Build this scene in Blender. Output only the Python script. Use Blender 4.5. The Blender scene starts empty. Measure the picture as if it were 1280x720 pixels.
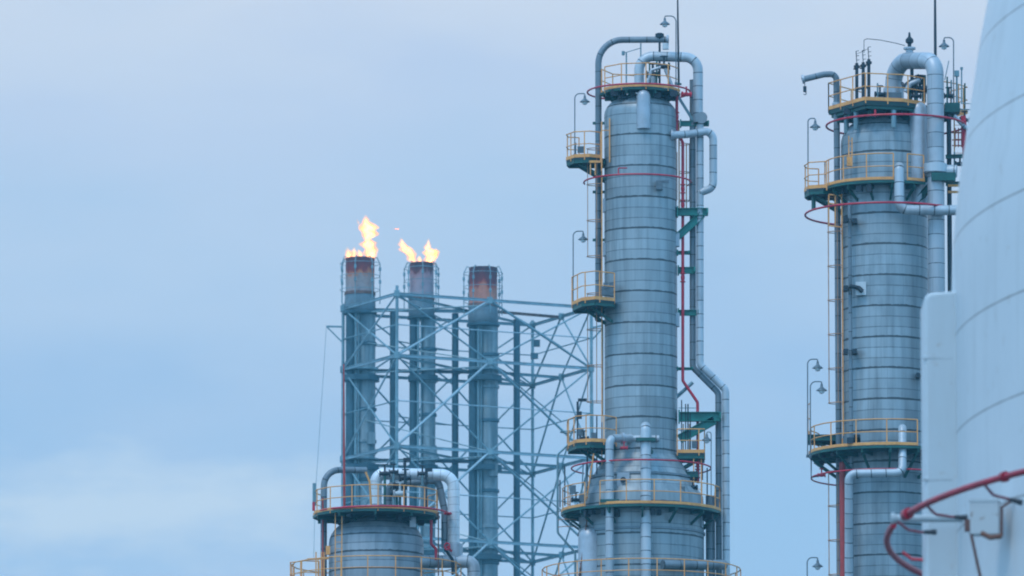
import bpy, math, random
from mathutils import Vector, Matrix
random.seed(11)
PI = math.pi
R_ = math.radians
scene = bpy.context.scene
COL = bpy.data.collections.new("plant"); scene.collection.children.link(COL)

# ------------------------------------------------------------------ camera
F = 10800.0                       # focal length in photo pixels (1280 wide)
PITCH = R_(8.4)
CAM = Vector((0, 0, 1.7))
FWD = Vector((0, math.cos(PITCH), math.sin(PITCH)))
UPV = Vector((0, -math.sin(PITCH), math.cos(PITCH)))
def P(px, py, Y):
    d = FWD + Vector((1, 0, 0)) * ((px - 640) / F) + UPV * ((360 - py) / F)
    return CAM + d * (Y / d.y)

# ------------------------------------------------------------------ mesh helper
def perp(t):
    a = Vector((0, 0, 1)) if abs(t.z) < .9 else Vector((0, 1, 0))
    u = t.cross(a).normalized()
    return u, t.cross(u).normalized()

class MB:
    def __init__(s): s.v = []; s.f = []; s.uv = []
    def quad(s, idx, uvs=None): s.f.append(idx); s.uv.append(uvs or [(0, 0)] * len(idx))
    def tube(s, path, r, seg=12, caps=True, closed=False):
        path = [Vector(p) for p in path]
        q = [path[0]]
        for p in path[1:]:
            if (p - q[-1]).length > 1e-5: q.append(p)
        path = q; n = len(path)
        rr = list(r) if isinstance(r, (list, tuple)) else [r] * n
        rr = (rr + [rr[-1]] * n)[:n]
        b = len(s.v); L = 0; us = []; u = None
        for i, p in enumerate(path):
            if closed: t = (path[(i + 1) % n] - path[i - 1]).normalized()
            elif i == 0: t = (path[1] - p).normalized()
            elif i == n - 1: t = (p - path[i - 1]).normalized()
            else:
                t = ((path[i + 1] - p).normalized() + (p - path[i - 1]).normalized())
                t = t.normalized() if t.length > 1e-6 else (p - path[i - 1]).normalized()
            if u is None: u, w = perp(t)
            else:
                u = (u - t * u.dot(t))
                u = u.normalized() if u.length > 1e-6 else perp(t)[0]
                w = t.cross(u).normalized()
            if i: L += (p - path[i - 1]).length
            us.append(L)
            for k in range(seg):
                a = 2 * PI * k / seg
                s.v.append(p + (u * math.cos(a) + w * math.sin(a)) * rr[i])
        for i in range(n if closed else n - 1):
            j = (i + 1) % n
            for k in range(seg):
                k2 = (k + 1) % seg
                s.quad((b + i * seg + k, b + i * seg + k2, b + j * seg + k2, b + j * seg + k),
                       [(us[i], k / seg), (us[i], (k + 1) / seg), (us[j], (k + 1) / seg), (us[j], k / seg)])
        if caps and not closed:
            s.quad(tuple(b + k for k in reversed(range(seg))))
            s.quad(tuple(b + (n - 1) * seg + k for k in range(seg)), [(us[-1], 0)] * seg)
        return s
    def lathe(s, prof, c, seg=48):
        b = len(s.v); L = 0; us = [0]
        for i in range(1, len(prof)):
            L += math.hypot(prof[i][0] - prof[i - 1][0], prof[i][1] - prof[i - 1][1]); us.append(L)
        for r, z in prof:
            for k in range(seg):
                a = 2 * PI * k / seg
                s.v.append(Vector((c[0] + r * math.cos(a), c[1] + r * math.sin(a), z)))
        for i in range(len(prof) - 1):
            for k in range(seg):
                k2 = (k + 1) % seg
                s.quad((b + i * seg + k, b + i * seg + k2, b + (i + 1) * seg + k2, b + (i + 1) * seg + k),
                       [(us[i], k / seg), (us[i], (k + 1) / seg), (us[i + 1], (k + 1) / seg), (us[i + 1], k / seg)])
        if prof[-1][0] > 1e-4: s.quad(tuple(b + (len(prof) - 1) * seg + k for k in range(seg)))
        if prof[0][0] > 1e-4: s.quad(tuple(b + k for k in reversed(range(seg))))
        return s
    def box(s, c, h, rz=0):
        c = Vector(c); b = len(s.v); ca, sa = math.cos(rz), math.sin(rz)
        for z in (-1, 1):
            for x, y in ((-1, -1), (1, -1), (1, 1), (-1, 1)):
                X, Y = x * h[0], y * h[1]
                s.v.append(c + Vector((X * ca - Y * sa, X * sa + Y * ca, z * h[2])))
        for f in ((3, 2, 1, 0), (4, 5, 6, 7), (0, 1, 5, 4), (1, 2, 6, 5), (2, 3, 7, 6), (3, 0, 4, 7)):
            s.quad(tuple(b + i for i in f))
        return s
    def bar(s, p0, p1, w, h=None):
        h = h or w
        p0, p1 = Vector(p0), Vector(p1); t = (p1 - p0).normalized()
        a = Vector((0, 0, 1)) if abs(t.z) < .95 else Vector((0, 1, 0))
        u = t.cross(a).normalized(); v = u.cross(t).normalized()
        b = len(s.v)
        for p in (p0, p1):
            for x, y in ((-1, -1), (1, -1), (1, 1), (-1, 1)):
                s.v.append(p + u * x * w / 2 + v * y * h / 2)
        for f in ((3, 2, 1, 0), (4, 5, 6, 7), (0, 1, 5, 4), (1, 2, 6, 5), (2, 3, 7, 6), (3, 0, 4, 7)):
            s.quad(tuple(b + i for i in f))
        return s
    def ibeam(s, p0, p1, w, h):      # an H section: two flanges and a web
        p0, p1 = Vector(p0), Vector(p1); up = Vector((0, 0, 1)); t = (p1 - p0).normalized()
        v = (up - t * up.dot(t)); v = v.normalized() if v.length > .05 else Vector((1, 0, 0))
        d = v * (h / 2 - .012)
        s.bar(p0 + d, p1 + d, w, .024); s.bar(p0 - d, p1 - d, w, .024); s.bar(p0, p1, .02, h - .05)
        return s
    def prism(s, poly, z0, z1):
        n = len(poly); b = len(s.v)
        for z in (z0, z1):
            for p in poly: s.v.append(Vector((p[0], p[1], z)))
        s.quad(tuple(b + i for i in reversed(range(n)))); s.quad(tuple(b + n + i for i in range(n)))
        for i in range(n):
            j = (i + 1) % n
            s.quad((b + i, b + j, b + n + j, b + n + i))
        return s
    def sector(s, c, r0, r1, a0, a1, n, z0, z1):
        b = len(s.v)
        for i in range(n + 1):
            a = a0 + (a1 - a0) * i / n
            for r, z in ((r0, z0), (r1, z0), (r1, z1), (r0, z1)):
                s.v.append(Vector((c[0] + r * math.cos(a), c[1] + r * math.sin(a), z)))
        for i in range(n):
            for k in range(4):
                k2 = (k + 1) % 4
                s.quad((b + i * 4 + k, b + i * 4 + k2, b + i * 4 + 4 + k2, b + i * 4 + 4 + k))
        if abs(a1 - a0) < 2 * PI - .01:
            s.quad((b + 3, b + 2, b + 1, b)); s.quad(tuple(b + n * 4 + k for k in range(4)))
        return s
    def build(s, name, mat, parent=None, loc=None, smooth=35, label=None):
        top = parent
        while top is not None and top.parent is not None: top = top.parent
        o0 = Vector(top.location) if top is not None else Vector(loc or (0, 0, 0))
        me = bpy.data.meshes.new(name)
        me.from_pydata([tuple(v - o0) for v in s.v], [], s.f)
        ul = me.uv_layers.new(name="UVMap")
        flat = []
        for uvs in s.uv:
            for q in uvs: flat += [q[0], q[1]]
        ul.data.foreach_set("uv", flat)
        me.validate(); me.update()
        me.shade_smooth()
        me.set_sharp_from_angle(angle=R_(smooth))
        me.materials.append(mat)
        o = bpy.data.objects.new(name, me); COL.objects.link(o)
        if parent is not None: o.parent = parent
        else: o.location = o0
        if label: o["label"] = label
        return o

def tag(o, label=None, cat=None, group=None, kind=None):
    if label: o["label"] = label
    if cat: o["category"] = cat
    if group: o["group"] = group
    if kind: o["kind"] = kind
    return o
def empty(name, loc, label, cat, group=None):
    o = bpy.data.objects.new(name, None); COL.objects.link(o)
    o.location = loc; o.empty_display_size = .3
    return tag(o, label, cat, group)

def fillet(pts, rad, n=7):
    pts = [Vector(p) for p in pts]; out = [pts[0]]
    rads = rad if isinstance(rad, (list, tuple)) else [rad] * (len(pts) - 2)
    for i in range(1, len(pts) - 1):
        a, p, c = pts[i - 1], pts[i], pts[i + 1]
        d0 = (a - p); d1 = (c - p); l0, l1 = d0.length, d1.length
        d0.normalize(); d1.normalize()
        ang = d0.angle(d1)
        if ang > PI - .03: out.append(p); continue
        cut = min(rads[i - 1] / math.tan(ang / 2), l0 * .49, l1 * .49)
        r = cut * math.tan(ang / 2)
        s0, s1 = p + d0 * cut, p + d1 * cut
        cen = p + (d0 + d1).normalized() * (r / math.sin(ang / 2))
        v0, v1 = s0 - cen, s1 - cen; th = v0.angle(v1)
        for k in range(n + 1):
            t = k / n
            out.append(cen + (v0 * math.sin((1 - t) * th) + v1 * math.sin(t * th)) / math.sin(th))
    out.append(pts[-1])
    return out

def arc(c, r, a0, a1, n, z):
    return [Vector((c[0] + r * math.cos(a0 + (a1 - a0) * i / n), c[1] + r * math.sin(a0 + (a1 - a0) * i / n), z)) for i in range(n + 1)]

# ------------------------------------------------------------------ materials
def newmat(name):
    m = bpy.data.materials.new(name); m.use_nodes = True
    nt = m.node_tree; b = nt.nodes["Principled BSDF"]
    return m, nt, b
def N(nt, t, **kw):
    n = nt.nodes.new(t)
    for k, v in kw.items():
        if k in ("operation", "blend_type", "data_type", "noise_dimensions", "interpolation_type", "clamp", "wave_type", "bands_direction"): setattr(n, k, v)
        else: n.inputs[k].default_value = v
    return n
def M_(nt, op, a, b=None, c=None):
    n = nt.nodes.new("ShaderNodeMath"); n.operation = op
    for i, x in enumerate((a, b, c)):
        if x is None: continue
        if isinstance(x, (int, float)): n.inputs[i].default_value = x
        else: nt.links.new(x, n.inputs[i])
    return n.outputs[0]
def mixc(nt, f, a, b, bt="MIX"):
    n = nt.nodes.new("ShaderNodeMix"); n.data_type = "RGBA"; n.blend_type = bt
    for i, x in ((0, f), (6, a), (7, b)):
        if isinstance(x, (int, float)): n.inputs[i].default_value = x
        elif isinstance(x, tuple): n.inputs[i].default_value = (*x, 1)
        else: nt.links.new(x, n.inputs[i])
    return n.outputs[2]
def ramp(nt, f, stops):
    n = nt.nodes.new("ShaderNodeValToRGB"); cr = n.color_ramp
    while len(cr.elements) < len(stops): cr.elements.new(.5)
    for e, (p, c) in zip(cr.elements, stops):
        e.position = p; e.color = (*c, 1) if isinstance(c, tuple) else (c, c, c, 1)
    nt.links.new(f, n.inputs[0])
    return n.outputs[0]
def noise(nt, vec, scale, detail=4, rough=.55, stretch=None):
    if stretch:
        mp = nt.nodes.new("ShaderNodeMapping"); mp.inputs["Scale"].default_value = stretch
        nt.links.new(vec, mp.inputs["Vector"]); vec = mp.outputs[0]
    n = N(nt, "ShaderNodeTexNoise", Scale=scale, Detail=detail, Roughness=rough)
    nt.links.new(vec, n.inputs["Vector"])
    return n.outputs["Fac"]
def objco(nt):
    return nt.nodes.new("ShaderNodeTexCoord").outputs["Object"]

def paint(name, col, rough=.5, metal=0, var=.25, dirt=(.12, .07, .045), amount=.3, scale=2.0):
    m, nt, b = newmat(name); co = objco(nt)
    n1 = noise(nt, co, scale, 5); n2 = noise(nt, co, scale * 5, 6, .65)
    lo = tuple(c * (1 - var) for c in col); hi = tuple(min(1, c * (1 + var)) for c in col)
    c = mixc(nt, ramp(nt, n1, [(.3, 0.), (.7, 1.)]), lo, hi)
    d = M_(nt, "MULTIPLY", ramp(nt, n2, [(.52, 0.), (.72, 1.)]), amount)
    c = mixc(nt, d, c, dirt)
    nt.links.new(c, b.inputs["Base Color"])
    nt.links.new(M_(nt, "MULTIPLY_ADD", n2, .3, rough - .15), b.inputs["Roughness"])
    b.inputs["Metallic"].default_value = metal
    return m

def cladding(name, base=(.325, .37, .385), band=.477, heavy=3, cols=9, metal=.25, rough=.46, seam=.036, seamdark=.95, streak=.7, rust=.22, tint=.24):
    m, nt, b = newmat(name); co = objco(nt)
    uv = nt.nodes.new("ShaderNodeUVMap"); uv.uv_map = "UVMap"
    sp = nt.nodes.new("ShaderNodeSeparateXYZ"); nt.links.new(uv.outputs[0], sp.inputs[0])
    u, v = sp.outputs[0], sp.outputs[1]
    wob = noise(nt, co, 1.6, 3)
    u2 = M_(nt, "ADD", u, M_(nt, "MULTIPLY_ADD", wob, .05, -.025))
    row = M_(nt, "FLOOR", M_(nt, "DIVIDE", u2, band))
    fu = M_(nt, "FRACT", M_(nt, "DIVIDE", u2, band))
    isheavy = M_(nt, "LESS_THAN", M_(nt, "MODULO", row, heavy), .5)
    wn = nt.nodes.new("ShaderNodeTexWhiteNoise"); wn.noise_dimensions = "1D"; nt.links.new(row, wn.inputs["W"])
    vs = M_(nt, "ADD", M_(nt, "MULTIPLY", v, cols), M_(nt, "MULTIPLY", M_(nt, "FLOOR", M_(nt, "DIVIDE", row, heavy)), .5))
    col = M_(nt, "FLOOR", vs); fv = M_(nt, "FRACT", vs)
    cmb = nt.nodes.new("ShaderNodeCombineXYZ"); nt.links.new(row, cmb.inputs[0]); nt.links.new(col, cmb.inputs[1])
    wp = nt.nodes.new("ShaderNodeTexWhiteNoise"); wp.noise_dimensions = "2D"; nt.links.new(cmb.outputs[0], wp.inputs["Vector"])
    n_st = noise(nt, co, 1.0, 5, .6, (5.0, 5.0, .25)); n_big = noise(nt, co, .5, 4)
    n_sp = noise(nt, co, 3.2, 5, .62); n_v = noise(nt, co, 1.0, 3, .5, (1.5, 1.5, .07)); n_d = noise(nt, co, .8, 4, .6, (1, 1, .5))
    c = mixc(nt, M_(nt, "ADD", M_(nt, "MULTIPLY", wp.outputs["Value"], .45), M_(nt, "MULTIPLY", wn.outputs["Value"], .55)), tuple(x * (1 - tint) for x in base), tuple(x * (1 + tint) for x in base))
    c = mixc(nt, M_(nt, "MULTIPLY", ramp(nt, n_st, [(.42, 0.), (.7, 1.)]), streak), c, tuple(x * .5 for x in base))
    c = mixc(nt, M_(nt, "MULTIPLY", ramp(nt, n_big, [(.35, 0.), (.7, 1.)]), .25), c, (base[0] * .75, base[1] * .8, base[2] * .84))
    c = mixc(nt, M_(nt, "MULTIPLY", ramp(nt, n_sp, [(.62, 0.), (.78, 1.)]), rust), c, (.26, .16, .10))
    c = mixc(nt, M_(nt, "MULTIPLY", ramp(nt, n_v, [(.46, 0.), (.62, 1.)]), .32), c, tuple(min(1, x * 1.5) for x in base))  # pale upright streaks paint soft reflections into the cladding colour
    c = mixc(nt, M_(nt, "MULTIPLY", ramp(nt, n_d, [(.56, 0.), (.66, 1.)]), .38), c, (base[0] * .55, base[1] * .58, base[2] * .6))
    # joint lines: dirt caught in the laps, broken up by noise
    sw = M_(nt, "MULTIPLY_ADD", isheavy, seam * 1.3, seam * 1.0)
    sw = M_(nt, "MULTIPLY", sw, M_(nt, "MULTIPLY_ADD", n_sp, 1.8, .1))
    s1 = M_(nt, "LESS_THAN", M_(nt, "MULTIPLY", fu, band), sw)
    s1 = M_(nt, "MULTIPLY", s1, M_(nt, "MULTIPLY_ADD", isheavy, .35, .55))
    s2 = M_(nt, "LESS_THAN", fv, .012); s2 = M_(nt, "MULTIPLY", s2, .30)
    s = M_(nt, "MULTIPLY", M_(nt, "MAXIMUM", s1, s2), seamdark)
    c = mixc(nt, s, c, (.035, .035, .035))
    nt.links.new(c, b.inputs["Base Color"])
    b.inputs["Metallic"].default_value = metal
    r = M_(nt, "MULTIPLY_ADD", n_sp, .25, rough - .12)
    nt.links.new(M_(nt, "ADD", r, M_(nt, "MULTIPLY", wp.outputs["Value"], .06)), b.inputs["Roughness"])
    bu = N(nt, "ShaderNodeBump", Strength=.5, Distance=.02)
    hgt = M_(nt, "ADD", M_(nt, "MULTIPLY", fu, -.35), M_(nt, "MULTIPLY", n_sp, .35))
    nt.links.new(hgt, bu.inputs["Height"]); nt.links.new(bu.outputs[0], b.inputs["Normal"])
    return m

MAT = {}
MAT["clad"] = cladding("aluminium_cladding")
MAT["clad_r"] = cladding("aluminium_cladding_old", base=(.32, .37, .39), band=.44, heavy=3, cols=8, streak=.8)
MAT["clad_s"] = cladding("aluminium_cladding_grey", base=(.32, .345, .365), band=.40, heavy=2, cols=10, streak=.45, metal=.25)
MAT["pipe_clad"] = cladding("pipe_cladding", base=(.46, .49, .51), band=.62, heavy=1, cols=1, seam=.018, streak=.25, rust=.05, metal=.25, rough=.45)
MAT["pipe_old"] = cladding("pipe_cladding_dark", base=(.20, .23, .25), band=.8, heavy=1, cols=1, seam=.018, streak=.4, rust=.06, metal=.3)
MAT["smooth_clad"] = paint("smooth_cladding", (.42, .45, .48), .42, .3, .10, (.2, .2, .2), .2)
MAT["yellow"] = paint("faded_yellow_paint", (.95, .37, .095), .5, 0, .2, (.30, .13, .05), .5, 3)
MAT["teal"] = paint("shaded_green_paint", (.007, .088, .070), .45, 0, .3, (.05, .06, .055), .4, 2)  # green darkened to put the shade under the platforms into the paint
MAT["green"] = paint("green_bracket_paint", (.014, .19, .15), .45, 0, .25, (.05, .06, .055), .35, 2)
MAT["deck"] = paint("deck_steel_green", (.008, .045, .042), .6, 0, .35, (.06, .05, .04), .5, 2)
MAT["red"] = paint("red_paint", (.58, .012, .035), .42, 0, .22, (.12, .03, .03), .35, 3)
MAT["steel"] = paint("galvanised_steel", (.19, .30, .33), .5, .3, .3, (.06, .06, .06), .4, .6)
MAT["galv"] = paint("bright_galvanised_steel", (.33, .45, .49), .5, .2, .25, (.10, .09, .08), .35, .6)
MAT["dark"] = paint("dark_steel", (.025, .035, .045), .5, .3, .3, (.08, .05, .04), .3, 2)
MAT["lampgrey"] = paint("lamp_enamel", (.13, .16, .18), .4, .2, .2, (.05, .05, .05), .3, 4)
def streaked(name, lo, hi, stain, rough=.55):
    m, nt, b = newmat(name); co = objco(nt)
    n1 = noise(nt, co, 1.0, 5, .6, (1.6, 1.6, .10)); n2 = noise(nt, co, .7, 6, .65); n3 = noise(nt, co, 1.0, 4, .6, (3.5, 3.5, .06))
    c = mixc(nt, ramp(nt, n1, [(.34, 0.), (.64, 1.)]), lo, hi)  # pale vertical highlights put into the steel colour as streaks
    c = mixc(nt, M_(nt, "MULTIPLY", ramp(nt, n2, [(.48, 0.), (.66, 1.)]), .55), c, stain)
    c = mixc(nt, M_(nt, "MULTIPLY", ramp(nt, n3, [(.56, 0.), (.70, 1.)]), .35), c, (.26, .19, .13))
    nt.links.new(c, b.inputs["Base Color"]); nt.links.new(M_(nt, "MULTIPLY_ADD", n2, .3, rough - .15), b.inputs["Roughness"])
    b.inputs["Metallic"].default_value = .15
    return m
MAT["stackm"] = streaked("stack_steel", (.115, .17, .19), (.29, .36, .38), (.085, .13, .15))
MAT["riserm"] = paint("riser_steel", (.04, .095, .12), .55, .2, .3, (.05, .06, .07), .4, .5)
MAT["rusty"] = paint("rusty_steel", (.20, .09, .06), .75, .1, .4, (.06, .035, .03), .5, 2)
MAT["white"] = paint("white_painted_pipe", (.62, .64, .64), .4, 0, .1, (.3, .25, .2), .3, 2)
def glassmat():
    m, nt, b = newmat("lamp_glass"); b.inputs["Base Color"].default_value = (.75, .8, .8, 1); b.inputs["Roughness"].default_value = .15
    co = objco(nt); nt.links.new(M_(nt, "MULTIPLY_ADD", noise(nt, co, 9), .2, .08), b.inputs["Roughness"])
    return m
MAT["glass"] = glassmat()

def tipmat(name, stops, L):
    """flare tip steel: heat rust and soot at the mouth (UV u runs up the tip)"""
    m, nt, b = newmat(name); co = objco(nt)
    uv = nt.nodes.new("ShaderNodeUVMap"); uv.uv_map = "UVMap"
    sp = nt.nodes.new("ShaderNodeSeparateXYZ"); nt.links.new(uv.outputs[0], sp.inputs[0])
    n1 = noise(nt, co, .8, 5, .6, (1.6, 1.6, .7))
    u = M_(nt, "DIVIDE", sp.outputs[0], L)
    u = M_(nt, "ADD", u, M_(nt, "MULTIPLY_ADD", n1, .7, -.35))
    c = ramp(nt, u, stops)
    n2 = noise(nt, co, 2.5, 5)
    c = mixc(nt, M_(nt, "MULTIPLY", ramp(nt, n2, [(.5, 0.), (.75, 1.)]), .35), c, (.10, .05, .04))
    nt.links.new(c, b.inputs["Base Color"]); b.inputs["Roughness"].default_value = .75
    return m

def tankmat():
    m, nt, b = newmat("white_tank_paint"); co = objco(nt)
    uv = nt.nodes.new("ShaderNodeUVMap"); uv.uv_map = "UVMap"
    sp = nt.nodes.new("ShaderNodeSeparateXYZ"); nt.links.new(uv.outputs[0], sp.inputs[0])
    n_st = noise(nt, co, 1.0, 5, .6, (2.2, 2.2, .3)); n_b = noise(nt, co, .5, 5); n_s = noise(nt, co, 3.0, 6, .65)
    c = mixc(nt, n_b, (.56, .60, .62), (.68, .71, .72))
    c = mixc(nt, M_(nt, "MULTIPLY", ramp(nt, n_st, [(.50, 0.), (.75, 1.)]), .28), c, (.40, .42, .42))
    c = mixc(nt, M_(nt, "MULTIPLY", ramp(nt, n_s, [(.62, 0.), (.77, 1.)]), .4), c, (.38, .25, .15))
    fu = M_(nt, "FRACT", M_(nt, "DIVIDE", M_(nt, "ADD", sp.outputs[0], M_(nt, "MULTIPLY_ADD", n_s, .02, -.01)), TANK_COURSE))
    s = M_(nt, "LESS_THAN", M_(nt, "MULTIPLY", fu, TANK_COURSE), M_(nt, "MULTIPLY_ADD", n_s, .05, .016))
    c = mixc(nt, M_(nt, "MULTIPLY", s, .62), c, (.16, .16, .15))
    nt.links.new(c, b.inputs["Base Color"])
    nt.links.new(M_(nt, "MULTIPLY_ADD", n_s, .3, .3), b.inputs["Roughness"])
    bu = N(nt, "ShaderNodeBump", Strength=.35, Distance=.03); nt.links.new(n_b, bu.inputs["Height"]); nt.links.new(bu.outputs[0], b.inputs["Normal"])
    return m
def patchymat(name, base, rust, lo=.45, hi=.6, scale=2.5):
    m, nt, b = newmat(name); co = objco(nt)
    n = noise(nt, co, scale, 6, .65)
    nt.links.new(mixc(nt, ramp(nt, n, [(lo, 0.), (hi, 1.)]), base, rust), b.inputs["Base Color"]); b.inputs["Roughness"].default_value = .6
    return m
MAT["bracketm"] = patchymat("chipped_white_paint", (.54, .58, .59), (.22, .11, .06), .56, .66, 4)
def flamemat(name, s, col=(1, .36, .07), dens=1.1):
    m = bpy.data.materials.new(name); m.use_nodes = True; nt = m.node_tree; nt.nodes.clear()
    out = nt.nodes.new("ShaderNodeOutputMaterial")
    pv = nt.nodes.new("ShaderNodeVolumePrincipled")
    co = objco(nt); n = noise(nt, co, .9, 4, .6)
    pv.inputs["Color"].default_value = (.95, .45, .1, 1)
    pv.inputs["Density"].default_value = dens
    nt.links.new(M_(nt, "MULTIPLY", ramp(nt, n, [(.33, .12), (.62, 1.)]), s), pv.inputs["Emission Strength"])
    pv.inputs["Emission Color"].default_value = (*col, 1)
    nt.links.new(pv.outputs[0], out.inputs["Volume"])
    return m

# ------------------------------------------------------------------ one frame of reference per piece of equipment
class Unit:
    def __init__(s, cx, D):
        s.D = D; s.cx = cx; s.k = F * math.cos(PITCH) / D
        s.X = P(cx, 360, D).x; s.c = (s.X, D)
    def p(s, px, py, dd=0): return P(px, py, s.D + dd)
    def z(s, py, dd=0): return P(s.cx, py, s.D + dd).z
    def x(s, px, dd=0): return P(px, 360, s.D + dd).x
    def m(s, px): return px / s.k

# ------------------------------------------------------------------ fittings
def rail(parent, path, h=1.08, spacing=.95, mid=True, r=.026, name="handrail", closed=False, posts=True, mat=None):
    """top and middle rail as one part, every post its own part, standing on path (deck level)"""
    mat = mat or MAT["yellow"]
    mb = MB()
    for hh, rr in ((h, r), (h * .52, r * .85)):
        mb.tube([p + Vector((0, 0, hh)) for p in path], rr, 6, closed=closed)
    mb.build(name, mat, parent)
    if posts:
        pts = path + [path[0]] if closed else path
        L = [0]
        for i in range(1, len(pts)): L.append(L[-1] + (pts[i] - pts[i - 1]).length)
        n = max(1, round(L[-1] / spacing))
        for k in range(n if closed else n + 1):
            d = L[-1] * k / n
            i = 1
            while i < len(L) - 1 and L[i] < d: i += 1
            q = pts[i - 1].lerp(pts[i], (d - L[i - 1]) / max(1e-6, L[i] - L[i - 1]))
            MB().bar(q - Vector((0, 0, .12)), q + Vector((0, 0, h)), .05).build("railing_post", mat, parent)

def ring_platform(root, c, z, r0, r1, a0, a1, seg, railarcs=None, toe=True, nbr=6, h=1.08, thick=.10, label=None, brlen=None):
    """a platform round a column: deck, toe board, railing, knee braces below"""
    a0, a1 = R_(a0), R_(a1)
    pl = MB().sector(c, r0, r1, a0, a1, seg, z - thick, z).build("platform", MAT["deck"], root, label=label)
    full = abs(a1 - a0) > 2 * PI - .01
    eb = MB().sector(c, r1 + .003, r1 + .045, a0, a1, seg, z - thick - .03, z - .015)
    eb.build("edge_beam", MAT["teal"], pl)
    for (b0, b1) in (railarcs or [(a0 / R_(1), a1 / R_(1))]):
        b0, b1 = R_(b0), R_(b1)
        n = max(1, round(seg * abs(b1 - b0) / abs(a1 - a0)))
        if toe: MB().sector(c, r1 - .02, r1 + .048, b0, b1, n, z + .004, z + .125).build("toe_board", MAT["yellow"], pl)
        path = arc(c, r1 - .02, b0, b1, n, z)
        cl = abs(b1 - b0) > 2 * PI - .01
        if cl: path = path[:-1]
        rail(pl, path, h=h, closed=cl, spacing=1.25)
    L = brlen or (r1 - r0) * .9
    rnd = random.Random(int(z * 100))
    for i in range(nbr):
        a = a0 + (a1 - a0) * rnd.random(); rr0 = r0 + (r1 - r0) * rnd.uniform(.3, .85)
        q = Vector((c[0] + rr0 * math.cos(a), c[1] + rr0 * math.sin(a), z - thick - .08))
        hb = Vector((rnd.uniform(.06, .16), rnd.uniform(.06, .14), rnd.uniform(.05, .16)))
        MB().box(q - Vector((0, 0, hb.z)), hb, a).build("clutter_box", MAT["dark"], pl)  # random dark clutter, added to make the underside look dark and uneven
    for i in range(nbr):
        a = a0 + (a1 - a0) * (i + .5) / nbr
        e = Vector((math.cos(a), math.sin(a), 0)); cc = Vector((c[0], c[1], 0))
        b = MB()
        b.bar(cc + e * r0 + Vector((0, 0, z - thick - .09)), cc + e * (r1 - .05) + Vector((0, 0, z - thick - .09)), .09, .16)
        b.bar(cc + e * (r0 + .0) + Vector((0, 0, z - thick - .12 - L * .75)), cc + e * (r0 + L) + Vector((0, 0, z - thick - .16)), .08, .10)
        b.build("knee_brace", MAT["teal"], pl)
    return pl

def poly_platform(root, u, outline, y_ref, dd_ref, rails, h=1.08, thick=.12, toe=True, z=None, spacing=.95, brace=True):
    """a balcony whose outline is given as (px, depth offset in m)"""
    z = z if z is not None else u.z(y_ref, dd_ref)
    xy = [(u.x(px, dd), u.D + dd) for px, dd in outline]
    area = sum(xy[i][0] * xy[(i + 1) % len(xy)][1] - xy[(i + 1) % len(xy)][0] * xy[i][1] for i in range(len(xy)))
    if area < 0: xy = xy[::-1]
    pl = MB().prism(xy, z - thick, z).build("platform", MAT["deck"], root)
    for r in rails:
        path = [Vector((u.x(px, dd), u.D + dd, z)) for px, dd in r]
        rail(pl, path, h=h, spacing=spacing)
        if toe:
            t = MB()
            for a, b in zip(path, path[1:]): t.bar(a + Vector((0, 0, .075)), b + Vector((0, 0, .075)), .03, .15)
            t.build("toe_board", MAT["yellow"], pl)
    cx = sum(p[0] for p in xy) / len(xy); cy = sum(p[1] for p in xy) / len(xy)
    b = MB()
    for i in range(len(xy)):
        p0, p1 = Vector((*xy[i], z - thick - .07)), Vector((*xy[(i + 1) % len(xy)], z - thick - .07))
        q = Vector((cx, cy, z - thick - .07))
        b.bar(p0.lerp(q, .05), p1.lerp(q, .05), .06, .13)
    b.build("edge_beam", MAT["teal"], pl)
    if brace:
        g = Vector((cx, cy, z - thick - .1)); ax = Vector((u.X, u.D, z - thick - .1)); d = (ax - g); d.normalize()
        t = Vector((-d.y, d.x, 0))
        for s in (-.35, .35):
            MB().bar(g + t * s - d * .3, g + t * s + d * 1.0 + Vector((0, 0, -.75)), .09, .12).build("knee_brace", MAT["teal"], pl)
    return pl

def ladder(root, base, top, side, out, w=.44, cage=True, hoop=1.45, cage_from=2.2, depth=.68, mat=None):
    """vertical ladder from base to top; side: unit vector between the rails, out: away from the wall"""
    mat = mat or MAT["yellow"]; base, top = Vector(base), Vector(top); side = Vector(side).normalized(); out = Vector(out).normalized()
    mb = MB(); H = top.z - base.z
    for s in (-1, 1): mb.bar(base + side * s * w / 2, top + side * s * w / 2 + Vector((0, 0, 1.0)), .05, .03)
    k = .3
    while k < H:
        mb.tube([base + side * -w / 2 + Vector((0, 0, k)), base + side * w / 2 + Vector((0, 0, k))], .012, 5); k += .3
    ld = mb.build("ladder", mat, root)
    if cage:
        cg = MB(); zs = []
        z = cage_from
        while z < H + .9: zs.append(z); z += hoop
        def hp(a): return side * math.cos(a) * (w / 2 + .12) + out * math.sin(a) * depth
        for z in zs:
            cg.tube([base + Vector((0, 0, z)) + hp(PI * i / 10) for i in range(11)], .02, 5)
        for a in (.35, PI / 2 - .35, PI / 2 + .35, PI - .35):
            cg.tube([base + hp(a) + Vector((0, 0, zs[0])), base + hp(a) + Vector((0, 0, zs[-1]))], .018, 5)
        cg.build("safety_cage", MAT["cage"], ld)
    return ld
MAT["cage"] = paint("cage_steel", (.50, .24, .12), .55, .1, .3, (.15, .08, .06), .5, 2)

def pipe(root, pts, r, rad, mat="pipe_clad", seg=16, name="pipe", label=None, fl=()):
    o = MB().tube(fillet(pts, rad), r, seg).build(name, MAT[mat], root, label=label, smooth=50)
    for (q, d) in fl:
        q, d = Vector(q), Vector(d).normalized()
        MB().tube([q - d * .05, q + d * .05], r * 1.45, 16).build("flange", MAT["smooth_clad"], o)
    return o

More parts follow.
